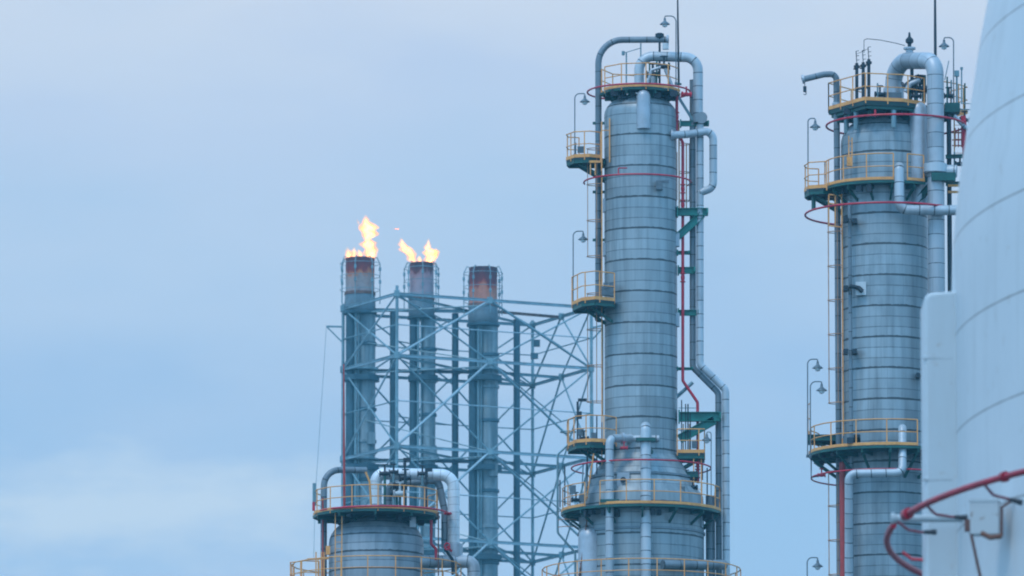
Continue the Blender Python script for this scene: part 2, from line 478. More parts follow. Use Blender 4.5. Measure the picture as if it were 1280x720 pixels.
def bracket(root, u, px0, px1, y, dd, h=.2, diag=None, w=.16):
    a, b = u.p(px0, y, dd), u.p(px1, y, dd); b.z = a.z
    mb = MB().ibeam(a, b, w, h)
    if diag: mb.ibeam(u.p(diag[0], diag[1], dd), u.p(diag[2], diag[3], dd), w * .9, h * .95)
    mb.bar(a + Vector((.03, -.22, 0)), a + Vector((.03, .22, 0)), .06, h * 1.4)
    mb.bar(b + Vector((-.03, -.25, h * .1)), b + Vector((-.03, .25, h * .1)), .08, h * .7)
    return mb.build("pipe_bracket", MAT["green"], root)

def lamp(u, px, yb, yt, plx, dd, label, cat="lamp", group="gooseneck lamps on the platforms", r=.026, drop=None):
    """gooseneck area lamp: pole with a hooked top, conical shade and bulb"""
    b = u.p(px, yb, dd); t = u.p(px, yt, dd); l = u.p(plx, yt, dd)
    root = empty("gooseneck_lamp", b, label, cat, group)
    d = Vector((l.x - t.x, 0, 0)); s = abs(d.x)
    pts = fillet([b, t, Vector((l.x, t.y, t.z)), Vector((l.x, t.y, t.z - .12))], [s * .5, .06])
    pole = MB().tube(pts, r, 7); pole.tube([b, b + Vector((0, 0, .12))], r * 2.4, 8)
    pole.build("pole", MAT["lampgrey"], root)
    q = Vector((l.x, t.y, t.z - .12))
    sh = MB().lathe([(.05, q.z + .02), (.06, q.z - .10), (.09, q.z - .14), (.22, q.z - .24), (.235, q.z - .27), (.20, q.z - .265), (.05, q.z - .18)], q, 16).build("lamp_shade", MAT["lampgrey"], root)
    MB().lathe([(.0, q.z - .18), (.12, q.z - .21), (.13, q.z - .28), (.10, q.z - .37), (.0, q.z - .41)], q, 14).build("bulb", MAT["glass"], sh)
    return root

def spray_ring(root, c, z, r, a0=0, a1=360, tr=.035, name="spray_ring", mat="red", nn=0):
    full = abs(a1 - a0) >= 360
    pts = arc(c, r, R_(a0), R_(a1), 64, z)
    if full: pts = pts[:-1]
    o = MB().tube(pts, tr, 8, closed=full).build(name, MAT[mat], root)
    return o

def valve(root, p, s=1.0, d=(1, 0, 0), wheel=True, mat="dark"):
    p = Vector(p); d = Vector(d).normalized(); mb = MB()
    mb.tube([p - d * .28 * s, p - d * .22 * s, p - d * .2 * s, p - d * .06 * s, p + d * .06 * s, p + d * .2 * s, p + d * .22 * s, p + d * .28 * s], [.16 * s, .16 * s, .09 * s, .12 * s, .12 * s, .09 * s, .16 * s, .16 * s], 12)
    mb.tube([p, p + Vector((0, 0, .45 * s))], .05 * s, 8)
    if wheel:
        w = [p + Vector((0, 0, .45 * s)) + Vector((math.cos(a), math.sin(a), 0)) * .17 * s for a in [2 * PI * i / 14 for i in range(14)]]
        mb.tube(w, .02 * s, 6, closed=True)
        mb.bar(w[0], w[7], .02 * s)
    return mb.build("valve", MAT[mat], root)

def vessel_profile(rs, n=9, head=.5):
    """rs: (r, z) list up to the tangent line of the top head; adds a 2:1 head"""
    r, z = rs[-1]
    out = list(rs)
    for i in range(1, n + 1):
        t = (PI / 2) * i / n
        out.append((r * math.cos(t) if i < n else 0.0, z + r * head * math.sin(t)))
    return out
def dense(prof, step=1.4):
    out = [prof[0]]
    for a, b in zip(prof, prof[1:]):
        n = max(1, int(math.hypot(b[0] - a[0], b[1] - a[1]) / step))
        for i in range(1, n + 1): out.append((a[0] + (b[0] - a[0]) * i / n, a[1] + (b[1] - a[1]) * i / n))
    return out
V = Vector

# ================================================================== MIDDLE COLUMN
def middle_column():
    u = Unit(801, 386); m = u.m; c = u.c
    root = empty("distillation_tower", (c[0], c[1], 0), "tall slender clad column with a stepped cone low down, between flare tower and thick column", "column")
    z = u.z
    prof = [(m(80), 0), (m(78), 1.0), (m(78), z(634)), (m(77), z(622)), (m(63), z(600)), (m(63), z(597)), (m(61), z(596)), (m(50), z(578)), (m(47), z(574)), (m(45.4), z(571)), (m(45.4), z(144.5))]
    MB().lathe(dense(vessel_profile(prof, 10, .60)), c, 64).build("shell", MAT["clad"], root, smooth=25)
    # lap bands on the cone
    b = MB()
    for r, y in ((64.5, 598.5), (79.5, 640), (79.5, 668)): b.lathe([(m(r - 1.5), z(y) - .06), (m(r), z(y) - .05), (m(r), z(y) + .05), (m(r - 1.5), z(y) + .06)], c, 48)
    b.build("stiffener_ring", MAT["pipe_old"], root)
    # insulated covers
    pr = z(112, -m(45))
    q = u.p(804.5, 161, -m(43))
    MB().lathe([(m(8.8), q.z), (m(8.8), pr - m(8)), (m(7.5), pr - m(4)), (m(4.5), pr - m(1)), (0, pr)], (q.x, q.y), 24).build("nozzle_cover", MAT["smooth_clad"], root)
    q = u.p(738, 760, -m(42)); zt = z(659, -m(42))
    MB().lathe([(m(15), 0.5), (m(15), zt - m(13)), (m(13.4), zt - m(6.5)), (m(9.5), zt - m(2)), (m(5), zt - m(.3)), (0, zt)], (q.x, q.y), 28).build("side_drum", MAT["smooth_clad"], root)
    # --- top platform
    zt = z(108, -m(48))
    pl = ring_platform(root, c, zt, m(20), m(49), 0, 360, 10, railarcs=[(22.5 + 180, 22.5 + 330), (90, 180)], nbr=8, brlen=.7)
    spray_ring(root, (u.x(799), u.D), z(104.5, -m(64)), m(64.5), tr=.042)
    spray_ring(root, (u.x(797), u.D), z(217.5, -m(67)), m(67), -190, 20, tr=.04)
    MB().tube(fillet([u.p(773, 218, -m(62)), u.p(773, 210, -m(62)), u.p(784, 210, -m(60))], .05), .03, 6).build("spray_nozzle", MAT["red"], root)
    spray_ring(root, c, z(574.5, -m(87)), m(87), -215, 35, tr=.038)
    for px in (734, 760, 850, 880):
        p = u.p(px, 212, -.1)
    # --- vent pipe on the left
    pipe(root, fillet([u.p(748, 396, .1), u.p(748, 50, .1), u.p(836, 49.5, -.1)], m(30), 10), m(4), .01, "pipe_old", name="vent_pipe", fl=[(u.p(834.5, 49.5, -.1), (1, 0, 0))])
    pipe(root, [u.p(745, 393, .1), u.p(745, 401, .1), u.p(760, 402, .1)], .06, .12, "dark", name="drain_elbow")
    MB().tube([u.p(753, 404, .2), u.p(753, 520, .2)], .045, 8).build("drain_line", MAT["steel"], root)
    for y in (154, 240, 300): MB().bar(u.p(741, y, .1), u.p(758, y, .0), .08, .12).build("pipe_support", MAT["teal"], root)
    # small head on the vent pipe mouth
    t = MB(); a = u.p(824.5, 106, -.1); h = u.p(824.5, 44, -.1)
    t.tube([a, h], .05, 8)
    t.lathe([(.12, h.z - .22), (.12, h.z - .12), (.2, h.z - .1), (.2, h.z + .06), (.1, h.z + .1), (.0, h.z + .12)], h, 14)
    t.build("vent_head", MAT["dark"], root)
    q = u.p(832, 58, -.1); MB().box(q, (.14, .1, .14)).build("junction_box", MAT["white"], root)
    # --- overhead line over the top and down the right side
    ov = pipe(root, [u.p(799, 128, 0), u.p(799, 70, 0), u.p(872.5, 72, -.15), u.p(872.5, 153, -.15)], m(6.2), m(17), "pipe_clad", name="overhead_pipe", fl=[(u.p(799, 106, 0), (0, 0, 1))])
    MB().tube([u.p(816, 128, -.5), u.p(816, 96, -.5)], m(4), 14).build("nozzle", MAT["pipe_clad"], root)
    valve(root, u.p(816, 93, -.5), 1.1)
    pipe(root, [u.p(808, 110, -.9), u.p(814, 88, -.9), u.p(826, 84, -.9)], .07, .15, "smooth_clad", name="relief_line")
    pipe(root, [u.p(828, 84, -.8), u.p(832, 84, -.8), u.p(832, 88, -.8), u.p(840, 107, -.8)], .075, .12, "smooth_clad", name="relief_line")
    valve(root, u.p(830, 83, -.8), 1.0)
    for x_, y0 in ((812, 78), (821, 76), (836, 78)): MB().tube([u.p(x_, 107, -.6), u.p(x_, y0, -.6)], .04, 7).build("instrument_tube", MAT["teal"], root)
    MB().tube([u.p(783, 107, -1.3), u.p(783, 66, -1.3)], .035, 7).tube([u.p(781, 66, -1.3), u.p(801, 60, -.6)], .02, 6).tube([u.p(779, 64, -1.3), u.p(779, 69, -1.3)], .07, 8).build("instrument_stand", MAT["steel"], root)
    MB().tube([u.p(801, 54, -.1), u.p(801, 106, -.1)], .03, 6).build("pipe_prop", MAT["steel"], root)
    MB().tube([u.p(877, 147, .1), u.p(877, 147, -.5)], m(7.3), 20).build("blind_flange", MAT["pipe_clad"], root)
    pipe(root, [u.p(866, 100, .1), u.p(866, 459, .1), u.p(898, 491, .1), V((u.x(898), u.D + .1, .3))], m(4.0), m(10), "pipe_old", name="downcomer_pipe")
    pipe(root, [u.p(875, 155, -.2), u.p(875, 456, -.2), u.p(907, 487, -.2), V((u.x(907), u.D - .2, .3))], m(4.6), m(10), "pipe_clad", name="downcomer_pipe")
    pipe(root, [u.p(838, 169, -m(23)), u.p(858, 168, -.6), u.p(891.5, 163, -.3), u.p(891.5, 235, -.3), u.p(874, 241, -.2)], m(4.9), [m(6), m(10), m(10)], "pipe_clad", name="side_draw_pipe", fl=[(u.p(840, 168.8, -m(23)), (1, 0, 0))])
    # right side brackets
    bracket(root, u, 850, 886, 154.5, 0, .24); MB().bar(u.p(846, 118, 0), u.p(866, 150, 0), .12).build("pipe_bracket", MAT["steel"], root)
    bracket(root, u, 846, 885, 265, -.3, .34, (847, 296, 878, 268), .3)
    bracket(root, u, 846, 862, 316, -.1, .16); bracket(root, u, 847, 869, 338, -.1, .3); bracket(root, u, 847, 874, 391, -.1, .26)
    bracket(root, u, 846, 866, 461, -.1, .12)
    bracket(root, u, 848, 901, 521, -.4, .42, (849, 549, 893, 525), .32)
    MB().tube([u.p(845, 497, 0), u.p(866, 478, 0)], .08, 8).build("pipe_bracket", MAT["steel"], root)
    # red fire water riser
    pipe(root, [u.p(846, 120, -.2), u.p(846, 165, -.2), u.p(853.5, 178, -.2), u.p(853.5, 476, -.2), u.p(872, 503, -.2), u.p(872.5, 604, -.2)], m(1.9), m(6), "red", seg=10, name="fire_water_riser")
    for (x_, y_) in ((853.5, 236), (853.5, 256), (853.5, 347), (872, 578), (872, 592), (846, 146)): valve(root, u.p(x_, y_, -.2), .75, (0, 0, 1), False, "red")
    valve(root, u.p(858, 118, -.9), .8, (1, .3, 0), False, "red")
    MB().tube([u.p(846, 190, .3), u.p(846, 250, .3)], .03, 6).tube([u.p(858, 180, .3), u.p(858, 260, .3)], .025, 6).build("instrument_tube", MAT["yellow"], root)
    # nozzle stub on the shell
    st = u.p(824, 232, -1.5); MB().box(st, (.14, .25, .20)).box(st + V((.22, -.05, .17)), (.22, .05, .06)).build("nozzle", MAT["lampgrey"], root)
    for (x_, y_) in ((757, 257), (757, 312), (846, 300), (846, 400)): MB().box(u.p(x_, y_, -.2), (.12, .2, .3)).build("lug", MAT["smooth_clad"], root)
    # --- balconies
    p1 = poly_platform(root, u, [(757, -.6), (737, -1.1), (718, -.9), (708, -.1), (711, .6), (757, .6)], 197, -.9, [[(751, -.75), (737, -1.1), (718, -.9), (708, -.1), (711, .6), (724, .7)]], h=1.18)
    MB().box(u.p(719, 188, -.2), (.05, .05, .35)).box(u.p(726, 187, -.2), (.15, .1, .14)).build("instrument_box", MAT["lampgrey"], p1)
    MB().bar(u.p(762, 203, -1.0), u.p(762, 148, -1.0), .06).bar(u.p(752, 214, -1.0), u.p(752, 152, -1.0), .06).bar(u.p(752, 163, -1.0), u.p(762, 163, -1.0), .04).bar(u.p(736, 202, -1.05), u.p(752, 202, -1.0), .06, .1).bar(u.p(738, 202, -1.0), u.p(738, 219, -1.0), .05).bar(u.p(744, 202, -1.0), u.p(744, 219, -1.0), .05).build("ladder_gate", MAT["yellow"], p1)
    p2 = poly_platform(root, u, [(770, -1.2), (768, -1.8), (744, -2.4), (727, -1.9), (715, -.5), (718, .4), (757, .5)], 374, -2.4, [[(768, -1.75), (744, -2.4), (727, -1.9), (715, -.5)]], h=1.28)
    MB().box(u.p(758, 364, -1.5), (.22, .15, .2)).box(u.p(764, 362, -1.5), (.1, .2, .3)).build("instrument_box", MAT["lampgrey"], p2)
    p3 = poly_platform(root, u, [(770, -1.2), (757, -2.0), (738, -2.2), (720, -1.8), (710, -.6), (709, .3), (757, .5)], 552, -2.2, [[(770, -1.4), (757, -2.0), (738, -2.2), (720, -1.8), (710, -.6), (709, .2)]], h=1.2)
    MB().tube([u.p(722, 552, -1), u.p(722, 508, -1)], .04, 7).box(u.p(724, 519, -1), (.12, .1, .16)).box(u.p(728, 500, -1), (.2, .1, .06)).bar(u.p(722, 502, -1), u.p(722, 512, -1), .1).build("instrument_stand", MAT["dark"], p3)
    ring_platform(root, c, z(629, -m(99)), m(62), m(99), 0, 360, 24, railarcs=[(-206, -136), (-122, 20), (40, 120)], nbr=14)
    ring_platform(root, c, z(728, -m(124)), m(79), m(124), 0, 360, 28, nbr=14)
    p6 = poly_platform(root, u, [(846, -.8), (880, -.8), (880, .9), (846, .9)], 566, -.8, [[(846, -.8), (880, -.8), (880, .9)]], h=1.08)
    poly_platform(root, u, [(846, -.8), (872, -.8), (872, .9), (846, .9)], 589, -.8, [], h=1.08)
    for x_ in (852, 857, 863): MB().tube([u.p(x_, 565, -.4), u.p(x_, 500 + x_ % 4 * 5, -.4)], .025, 6).build("instrument_tube", MAT["dark"], root)
    for y_ in (510, 538): MB().bar(u.p(848, y_, -.4), u.p(870, y_, -.4), .03).build("instrument_tube", MAT["steel"], root)
    # --- ladders on the left
    for yb, yt in ((370, 203), (552, 378), (628, 556)):
        b = u.p(752.5, yb, -.55); t_ = u.p(752.5, yt, -.55); b.y = t_.y
        ladder(root, b, V((b.x, b.y, t_.z)), (0, 1, 0), (-1, 0, 0), hoop=1.64, cage_from=1.8 if yb < 600 else 1.2)
    # slanted rusty stair rails at lower left
    b0, b1 = u.p(724, 722, -1.6), u.p(735, 640, -1.6)
    sl = MB()
    for s in (-.25, .25): sl.bar(b0 + V((0, s, 0)), b1 + V((0, s, 0)), .05, .12)
    for i in range(12): q = b0.lerp(b1, (i + .5) / 12); sl.bar(q + V((0, -.25, 0)), q + V((0, .25, 0)), .12, .03)
    sl.build("ladder", MAT["rusty"], root, label="rust brown slanting ladder below the big platform")
    b0, b1 = u.p(733, 625, -2.0), u.p(742, 568, -2.0)
    sl = MB()
    for s in (-.25, .25): sl.bar(b0 + V((0, s, 0)), b1 + V((0, s, 0)), .05, .1)
    for i in range(9): q = b0.lerp(b1, (i + .5) / 9); sl.bar(q + V((0, -.25, 0)), q + V((0, .25, 0)), .1, .03)
    sl.build("ladder", MAT["yellow"], root)
    for x_ in (727, 731, 737): MB().tube([u.p(x_, 626, -1.0), u.p(x_ + 2, 580, -1.0)], .03, 6).build("instrument_tube", MAT["steel"], root)
    # conduit out on the left
    pipe(root, [u.p(712, 553, -.3), u.p(708, 558, -.3), u.p(697, 568, -.3), u.p(697, 666, -.3), u.p(719, 691, -.3), u.p(719, 740, -.3)], .05, .3, "steel", seg=8, name="conduit")
    MB().tube(arc((u.x(710), u.D - .3), .35, 0, 6.0, 18, z(541)), .03, 6).build("hose_coil", MAT["steel"], root)
    for y_ in (652, 661): MB().tube(arc((u.x(709), u.D - .5), .42, PI, 2 * PI, 12, z(y_)), .02, 6).build("safety_hoop", MAT["cage"], root)
    MB().box(u.p(707, 645, -.6), (.12, .1, .08)).tube([u.p(712, 632, -.6), u.p(712, 656, -.6)], .03, 6).build("junction_box", MAT["lampgrey"], root)
    # --- front pipes
    pipe(root, [u.p(790, 548, -m(42)), u.p(762, 548, -m(70)), u.p(762, 700, -m(84)), V((u.x(762), u.D - m(84), .3))], m(5.2), m(9), "pipe_clad", name="reflux_pipe", fl=[(u.p(778, 548, -m(54)), (1, .3, 0))])
    pipe(root, [u.p(807, 548, -m(40)), u.p(807, 530, -m(72)), u.p(807.5, 720, -m(86)), V((u.x(807.5), u.D - m(86), .3))], m(6.5), m(6.3), "pipe_clad", name="feed_pipe")
    MB().tube([u.p(785, 548, -m(44)), u.p(824, 548, -m(44))], m(4), 12).build("nozzle", MAT["pipe_clad"], root)
    for px, y, dd in ((807, 550, -m(75)), (762, 627, -m(80))):
        q = u.p(px, y, dd); MB().box(q, (m(12), m(9), .07)).bar(q + V((0, 0, -.1)), q + V((.3, m(16), -.5)), .1, .14).build("pipe_clamp", MAT["teal"], root)
    q = u.p(780, 560, -m(60)); valve(root, q, .6, (1, 0, 0), True, "red")
    pipe(root, [u.p(828, 706, -m(90)), u.p(896, 706, -m(60)), u.p(904, 706, -m(30))], m(6.3), m(5), "pipe_old", name="manifold_pipe")
    MB().tube([u.p(888, 620, .3), V((u.x(888), u.D + .3, 1))], m(6), 14).build("standpipe", MAT["pipe_old"], root)
    # small manway with box near the cone
    q = u.p(779, 600, -m(62)); MB().box(q, (.28, .2, .32)).build("junction_box", MAT["smooth_clad"], root)
    q = u.p(779, 600, -m(62) - .22); MB().tube([q, q + V((0, -.12, 0))], .13, 12).build("instrument_box", MAT["dark"], root)
    q = u.p(868, 651, -.9); MB().tube([q + V((0, 0, .25)), q + V((0, 0, -.1))], .09, 10).tube(fillet([q + V((0, 0, .25)), q + V((.3, 0, .3)), q + V((.35, 0, -.3))], .15), .05, 8).build("sample_point", MAT["smooth_clad"], root)
    for px, y0, y1, dd in ((700, 600, 634, -.8), (706, 582, 632, -.5), (741, 500, 552, -1.2), (746, 520, 600, -.9), (734, 570, 630, -1.3), (884, 585, 632, -.5), (878, 570, 600, -.4), (860, 505, 564, -.5), (850, 600, 632, -1.0)):
        MB().tube([u.p(px, y1, dd), u.p(px, y0, dd)], .03, 6).build("instrument_tube", MAT["steel"] if px % 2 else MAT["dark"], root)
    for px, y, dd, s_ in ((716, 612, -1.6, .14), (726, 540, -1.4, .13), (742, 545, -1.5, .11), (852, 614, -1.9, .15), (868, 556, -.6, .12), (757, 357, -1.6, .1), (728, 622, -1.8, .13)):
        MB().box(u.p(px, y, dd), (s_, s_ * .8, s_ * 1.3)).build("instrument_box", MAT["lampgrey"], root)
    for px, y, dd in ((730, 548, -1.5), (748, 560, -1.0), (858, 597, -.6), (866, 609, -1.2), (720, 625, -1.5), (779, 122, -1.2), (838, 122, -.9)):
        valve(root, u.p(px, y, dd), .75, (1, .3, 0))
    for px in (854, 862): MB().bar(u.p(px, 566, .6), u.p(px, 530, .6), .05).build("ladder_gate", MAT["yellow"], root)
    b = u.p(872, 628, -.7); t_ = u.p(872, 592, -.7); ladder(root, b, V((b.x, b.y, t_.z)), (1, .2, 0), (0, -1, 0), w=.35, cage=False)
    b = u.p(849, 262, .5); t_ = u.p(849, 180, .5); ladder(root, b, V((b.x, b.y, t_.z)), (0, 1, 0), (1, 0, 0), w=.4, hoop=1.3, cage_from=.4, depth=.5)
    for px, y in ((768, 116), (790, 119), (822, 119), (842, 117)): MB().box(u.p(px, y, -1.1), (.16, .14, .14)).build("clutter_box", MAT["dark"], root)
    # lamps and mast
    lamp(u, 845, 106, 20, 831, -.9, "gooseneck lamp highest up, on the top platform of the slender column")
    lamp(u, 718.5, 196, 117, 731, -.7, "gooseneck lamp over the highest side balcony of the slender column, below its top platform")
    lamp(u, 716.5, 383, 289, 729, -.5, "gooseneck lamp over the lone balcony halfway up the slender column")
    lamp(u, 889, 632, 540, 883.5, -.9, "small lamp under the big green bracket between the slender column and its downcomers", r=.022)
    mast = empty("lightning_mast", u.p(848, 106, -.3), "thin lightning mast on top of the slender column, by the highest lamp", "mast", "lightning masts on the column tops")
    MB().tube([u.p(848.5, 106, -.3), u.p(847.5, 40, -.3), u.p(846.5, -60, -.3)], [.05, .045, .02], 8).build("rod", MAT["dark"], mast)
    q = u.p(848.5, 106, -.3); MB().box(q + V((0, 0, .03)), (.12, .12, .03)).build("base_plate", MAT["teal"], mast)
middle_column()

# ================================================================== RIGHT COLUMN
def right_column():
    u = Unit(1106, 362); m = u.m; c = u.c; z = u.z
    root = empty("distillation_tower", (c[0], c[1], 0), "thick clad column with a fat gooseneck pipe over its dome, beside the white tank", "column")
    prof = [(m(54.5), 0), (m(54), 1), (m(54), z(181))]
    MB().lathe(dense(vessel_profile(prof, 12, .72)), c, 64).build("shell", MAT["clad_r"], root, smooth=25)
    # --- top platform, corner towards the viewer
    q = m(1)
    zt = z(125.5, -m(72))
    out = [(1037, 0), (1082, -m(74)), (1130, -m(62)), (1160, -m(34)), (1198, m(6)), (1170, m(70)), (1080, m(70))]
    pl = poly_platform(root, u, out, 0, 0, [[(1037, 0), (1082, -m(74)), (1130, -m(62)), (1157, -m(36))], [(1181, -m(12)), (1198, m(6)), (1211, m(30)), (1190, m(60))], [(1037, 0), (1060, m(38)), (1080, m(70))]], h=1.16, thick=.2, z=zt, brace=False)
    for i in range(6):
        a = R_(-170 + 30 * i)
        e = V((math.cos(a), math.sin(a), 0)); cc = V((*c, zt - .45))
        MB().bar(cc + e * m(20), cc + e * m(60), .14, .3).build("support_beam", MAT["teal"], pl)
    for px, dd in ((1058, -.6), (1070, -1.5), (1117, -2.0), (1140, -1.2), (1046, 0)):
        a = u.p(px, 138, dd); MB().tube([V((a.x, a.y, zt - .3)), V((a.x, a.y, zt - 1.1))], .11, 10).build("support_leg", MAT["steel"], pl)
    q = u.p(1190, 136, -.2); MB().box(q, (.32, .4, .2)).build("junction_box", MAT["teal"], pl)
    spray_ring(root, (u.x(1121), u.D), z(143, -m(86)), m(87), tr=.045)
    MB().tube([u.p(1094, 146, -m(80)), u.p(1094, 137, -m(80))], .04, 6).build("spray_nozzle", MAT["red"], root)
    spray_ring(root, c, z(253, -m(99)), m(99), -250, 0, tr=.045)
    spray_ring(root, c, z(586, -m(93)), m(93), -240, 20, tr=.035)
    # --- gooseneck
    g = fillet([u.p(1117, 135, .5), u.p(1117, 90, .3), u.p(1124, 77, -.1), u.p(1169, 77, -1.9), u.p(1169, 205, -2.0), V((u.x(1169), u.D - 2.0, .5))], [m(14), m(16), m(20), 1], 9)
    g = fillet([u.p(1116.5, 135, .6), u.p(1117.5, 76, .6), u.p(1169, 76, -1.9), V((u.x(1169, -1.9), u.D - 1.9, .5))], [m(27), m(20)], 12)
    gp = MB().tube(g, m(10.6), 24).build("overhead_pipe", MAT["goose"], root, smooth=50)
    a = u.p(1117, 118, .6); MB().tube([a + V((0, 0, -.25)), a + V((0, 0, .25))], m(13), 20).build("flange", MAT["smooth_clad"], gp)
    a = u.p(1112, 124, -.1); MB().box(a, (.5, .3, .25)).build("junction_box", MAT["lampgrey"], root)
    a = u.p(1169, 211, -1.9); MB().tube([a + V((0, 0, -.2)), a + V((0, 0, .2))], m(15), 20).build("flange", MAT["pipe_clad"], gp)
    MB().tube([u.p(1156, 214, -1.7), u.p(1196, 214, -1.9)], m(8), 16).build("cross_pipe", MAT["pipe_clad"], root)
    a = u.p(1179, 222, -2.1); MB().box(a, (m(15), .35, m(5))).build("pipe_bracket", MAT["teal"], root)
    MB().ibeam(u.p(1140, 260, -1.4), u.p(1168, 226, -1.9), .2, .25).build("pipe_bracket", MAT["teal"], root)
    MB().ibeam(u.p(1146, 224, -1.3), u.p(1170, 224, -1.9), .2, .25).build("pipe_bracket", MAT["teal"], root)
    for y in (196, 230): MB().ibeam(u.p(1182, y, -.5), u.p(1205, y - 1, -.5), .15, .16).build("pipe_bracket", MAT["teal"], root)
    # drum behind the gooseneck
    a = u.p(1149, 300, -1.25); zz = z(127, -1.25)
    MB().lathe([(m(11.5), z(262)), (m(11.5), zz - m(10)), (m(9.5), zz - m(4.5)), (m(5), zz - m(1)), (0, zz)], (a.x, a.y), 24).build("side_drum", MAT["smooth_clad"], root)
    # --- valves on the gooseneck crown
    a = u.p(1137, 74, -.2)
    MB().tube([a, a + V((0, 0, .5))], .16, 14).tube([a + V((0, 0, .42)), a + V((0, 0, .5))], .26, 14).build("nozzle", MAT["smooth_clad"], root)
    b = a + V((0, 0, .55)); MB().lathe([(.08, b.z - .1), (.08, b.z + .1), (.17, b.z + .18), (.17, b.z + .3), (.06, b.z + .42), (.04, b.z + .6), (0, b.z + .62)], b, 12).build("relief_valve", MAT["dark"], root)
    # inside the loop
    valve(root, u.p(1140, 104, -.3), 1.5, (1, 0, .5)); valve(root, u.p(1150, 112, -.3), 1.3)
    for px, y0 in ((1145, 100), (1155, 94), (1138, 108)): MB().tube([u.p(px, 128, -.3), u.p(px, y0, -.3)], .09, 8).build("instrument_tube", MAT["teal"], root)
    pipe(root, [u.p(1132, 115, -.6), u.p(1138, 105, -.6), u.p(1150, 100, -.6)], .12, .2, "smooth_clad", name="relief_line")
    # three vent stacks
    for px, y0 in ((1071, 79), (1079, 78), (1086, 74)):
        b0 = u.p(px, 126, -1.1); t0 = u.p(px, y0, -1.1); s = u.p(px - 1, y0 - 15, -1.1)
        vs = MB().tube([b0, t0], .07, 8).tube([t0, s], .018, 6)
        for k in (.25, .6, 1.0): q = t0.lerp(s, k); vs.tube([q, q + V((.12, 0, .02))], .014, 5)
        vs.tube([t0 + V((0, 0, -.2)), t0 + V((0, 0, -.1))], .13, 8).tube([t0 + V((-.15, 0, -.25)), t0 + V((-.0, 0, -.25))], .03, 6)
        vs.build("vent_stack", MAT["dark"], root)
    MB().bar(u.p(1070, 112, -1.1), u.p(1087, 109, -1.1), .07).build("vent_tie", MAT["dark"], root)
    MB().bar(u.p(1070, 68, -1.1), u.p(1085, 61, -1.1), .016).build("earth_wire", MAT["dark"], root)
    MB().tube([u.p(1080, 66, -1.1), u.p(1080, 50, -1.1), u.p(1084, 48.5, -1.0), u.p(1100, 50, -.8), u.p(1120, 54, -.4), u.p(1131, 57, -.2)], .016, 5).build("earth_wire", MAT["dark"], root)
    # --- davit pipe on the left
    pipe(root, [V((u.x(1048), u.D - .2, .3)), u.p(1047, 300, -.2), u.p(1045.5, 92.5, -.2), u.p(1030, 93, -.2), u.p(1003, 99.5, -.4)], m(3.9), [5, m(14), m(8)], "pipe_old", seg=14, name="vent_pipe", fl=[(u.p(1004, 99.2, -.4), (1, 0, .2)), (u.p(1046, 130, -.2), (0, 0, 1))])
    hk = empty("hook_block", u.p(1007, 103, -.4), "dark hook block hanging from the bent vent pipe end on the gooseneck column", "hook")
    t = MB(); a = u.p(1006, 101, -.4); t.tube([a, a + V((0, 0, -.25))], .015, 6); t.box(a + V((0, 0, -.36)), (.07, .05, .12)); t.build("block", MAT["dark"], hk)
    t = MB(); a += V((0, 0, -.48)); t.tube([a + V((0, 0, .05))] + [a + V((.06 * math.sin(x), 0, -.06 + .06 * math.cos(x))) for x in [0, .7, 1.4, 2.1, 2.8, 3.5, 4.2]], .018, 6); t.build("hook", MAT["dark"], hk)
    # --- second platform, half ring with a gap for the front pipe
    z2 = z(224.5, -m(75)) ; r1 = m(75)
    ring_platform(root, c, z2, m(53), r1, 172, 310, 12, railarcs=[(172, 276.5), (290.5, 309)], nbr=6, h=1.13)
    MB().box(V((u.x(1125, -2.2), u.D - m(66), z2 - .02)), (.1, .3, .06)).build("pipe_guide", MAT["teal"], root)
    p2 = poly_platform(root, u, [(1046, -.6), (1030, -1.0), (1012, -.7), (1006, .2), (1010, .9), (1050, .9)], 236, -.7, [[(1034, -1.0), (1012, -.7), (1006, .2), (1010, .9), (1024, 1.0)]], h=1.13)
    MB().tube([u.p(1017, 246, -.4), u.p(1017, 262, -.4)], .09, 8).build("drain_stub", MAT["teal"], p2)
    # ladder gear at the balcony
    b = u.p(1060, 205, -m(48)); g2 = MB()
    g2.bar(u.p(1061, 208, -1.6), u.p(1061, 170, -1.6), .05).bar(u.p(1065, 208, -1.6), u.p(1065, 172, -1.6), .05)
    for k in range(5): g2.bar(u.p(1061, 176 + k * 7, -1.6), u.p(1065, 176 + k * 7, -1.6), .025)
    g2.box(u.p(1062, 202, -1.6), (.12, .1, .2)); g2.build("ladder", MAT["yellow"], root)
    g3 = MB()
    for px in (1036, 1044, 1052): g3.bar(u.p(px, 243, -1.0), u.p(px, 282, -1.0), .05)
    for y in (245, 256, 284): g3.bar(u.p(1036, y - 2, -1.0), u.p(1053, y, -1.0), .05)
    g3.build("ladder_gate", MAT["yellow"], root)
    # front pipes
    pipe(root, [u.p(1124, 235, -m(48)), u.p(1124, 196, -m(72)), u.p(1124, 262.5, -m(76)), u.p(1240, 263, -m(70)), u.p(1300, 263, -m(60))], m(6.3), [m(6), m(11), 1], "pipe_clad", name="side_draw_pipe")
    pipe(root, [u.p(1128, 555, -m(48)), u.p(1128, 532, -m(72)), u.p(1128, 591, -m(97)), u.p(1061, 592, -m(97)), u.p(1061, 720, -m(70)), V((u.x(1061), u.D - m(70), .5))], m(5.2), [m(5), m(9), m(9), 1], "pipe_clad", name="side_draw_pipe")
    MB().tube([u.p(1053, 578, -1.2), V((u.x(1053), u.D - 1.2, .3))], m(4), 14).build("fire_water_riser", MAT["redold"], root)
    # --- lower platform
    ring_platform(root, c, z(556, -m(95)), m(54), m(95), 150, 370, 14, railarcs=[(150, 292), (300, 370)], nbr=10, h=1.1)
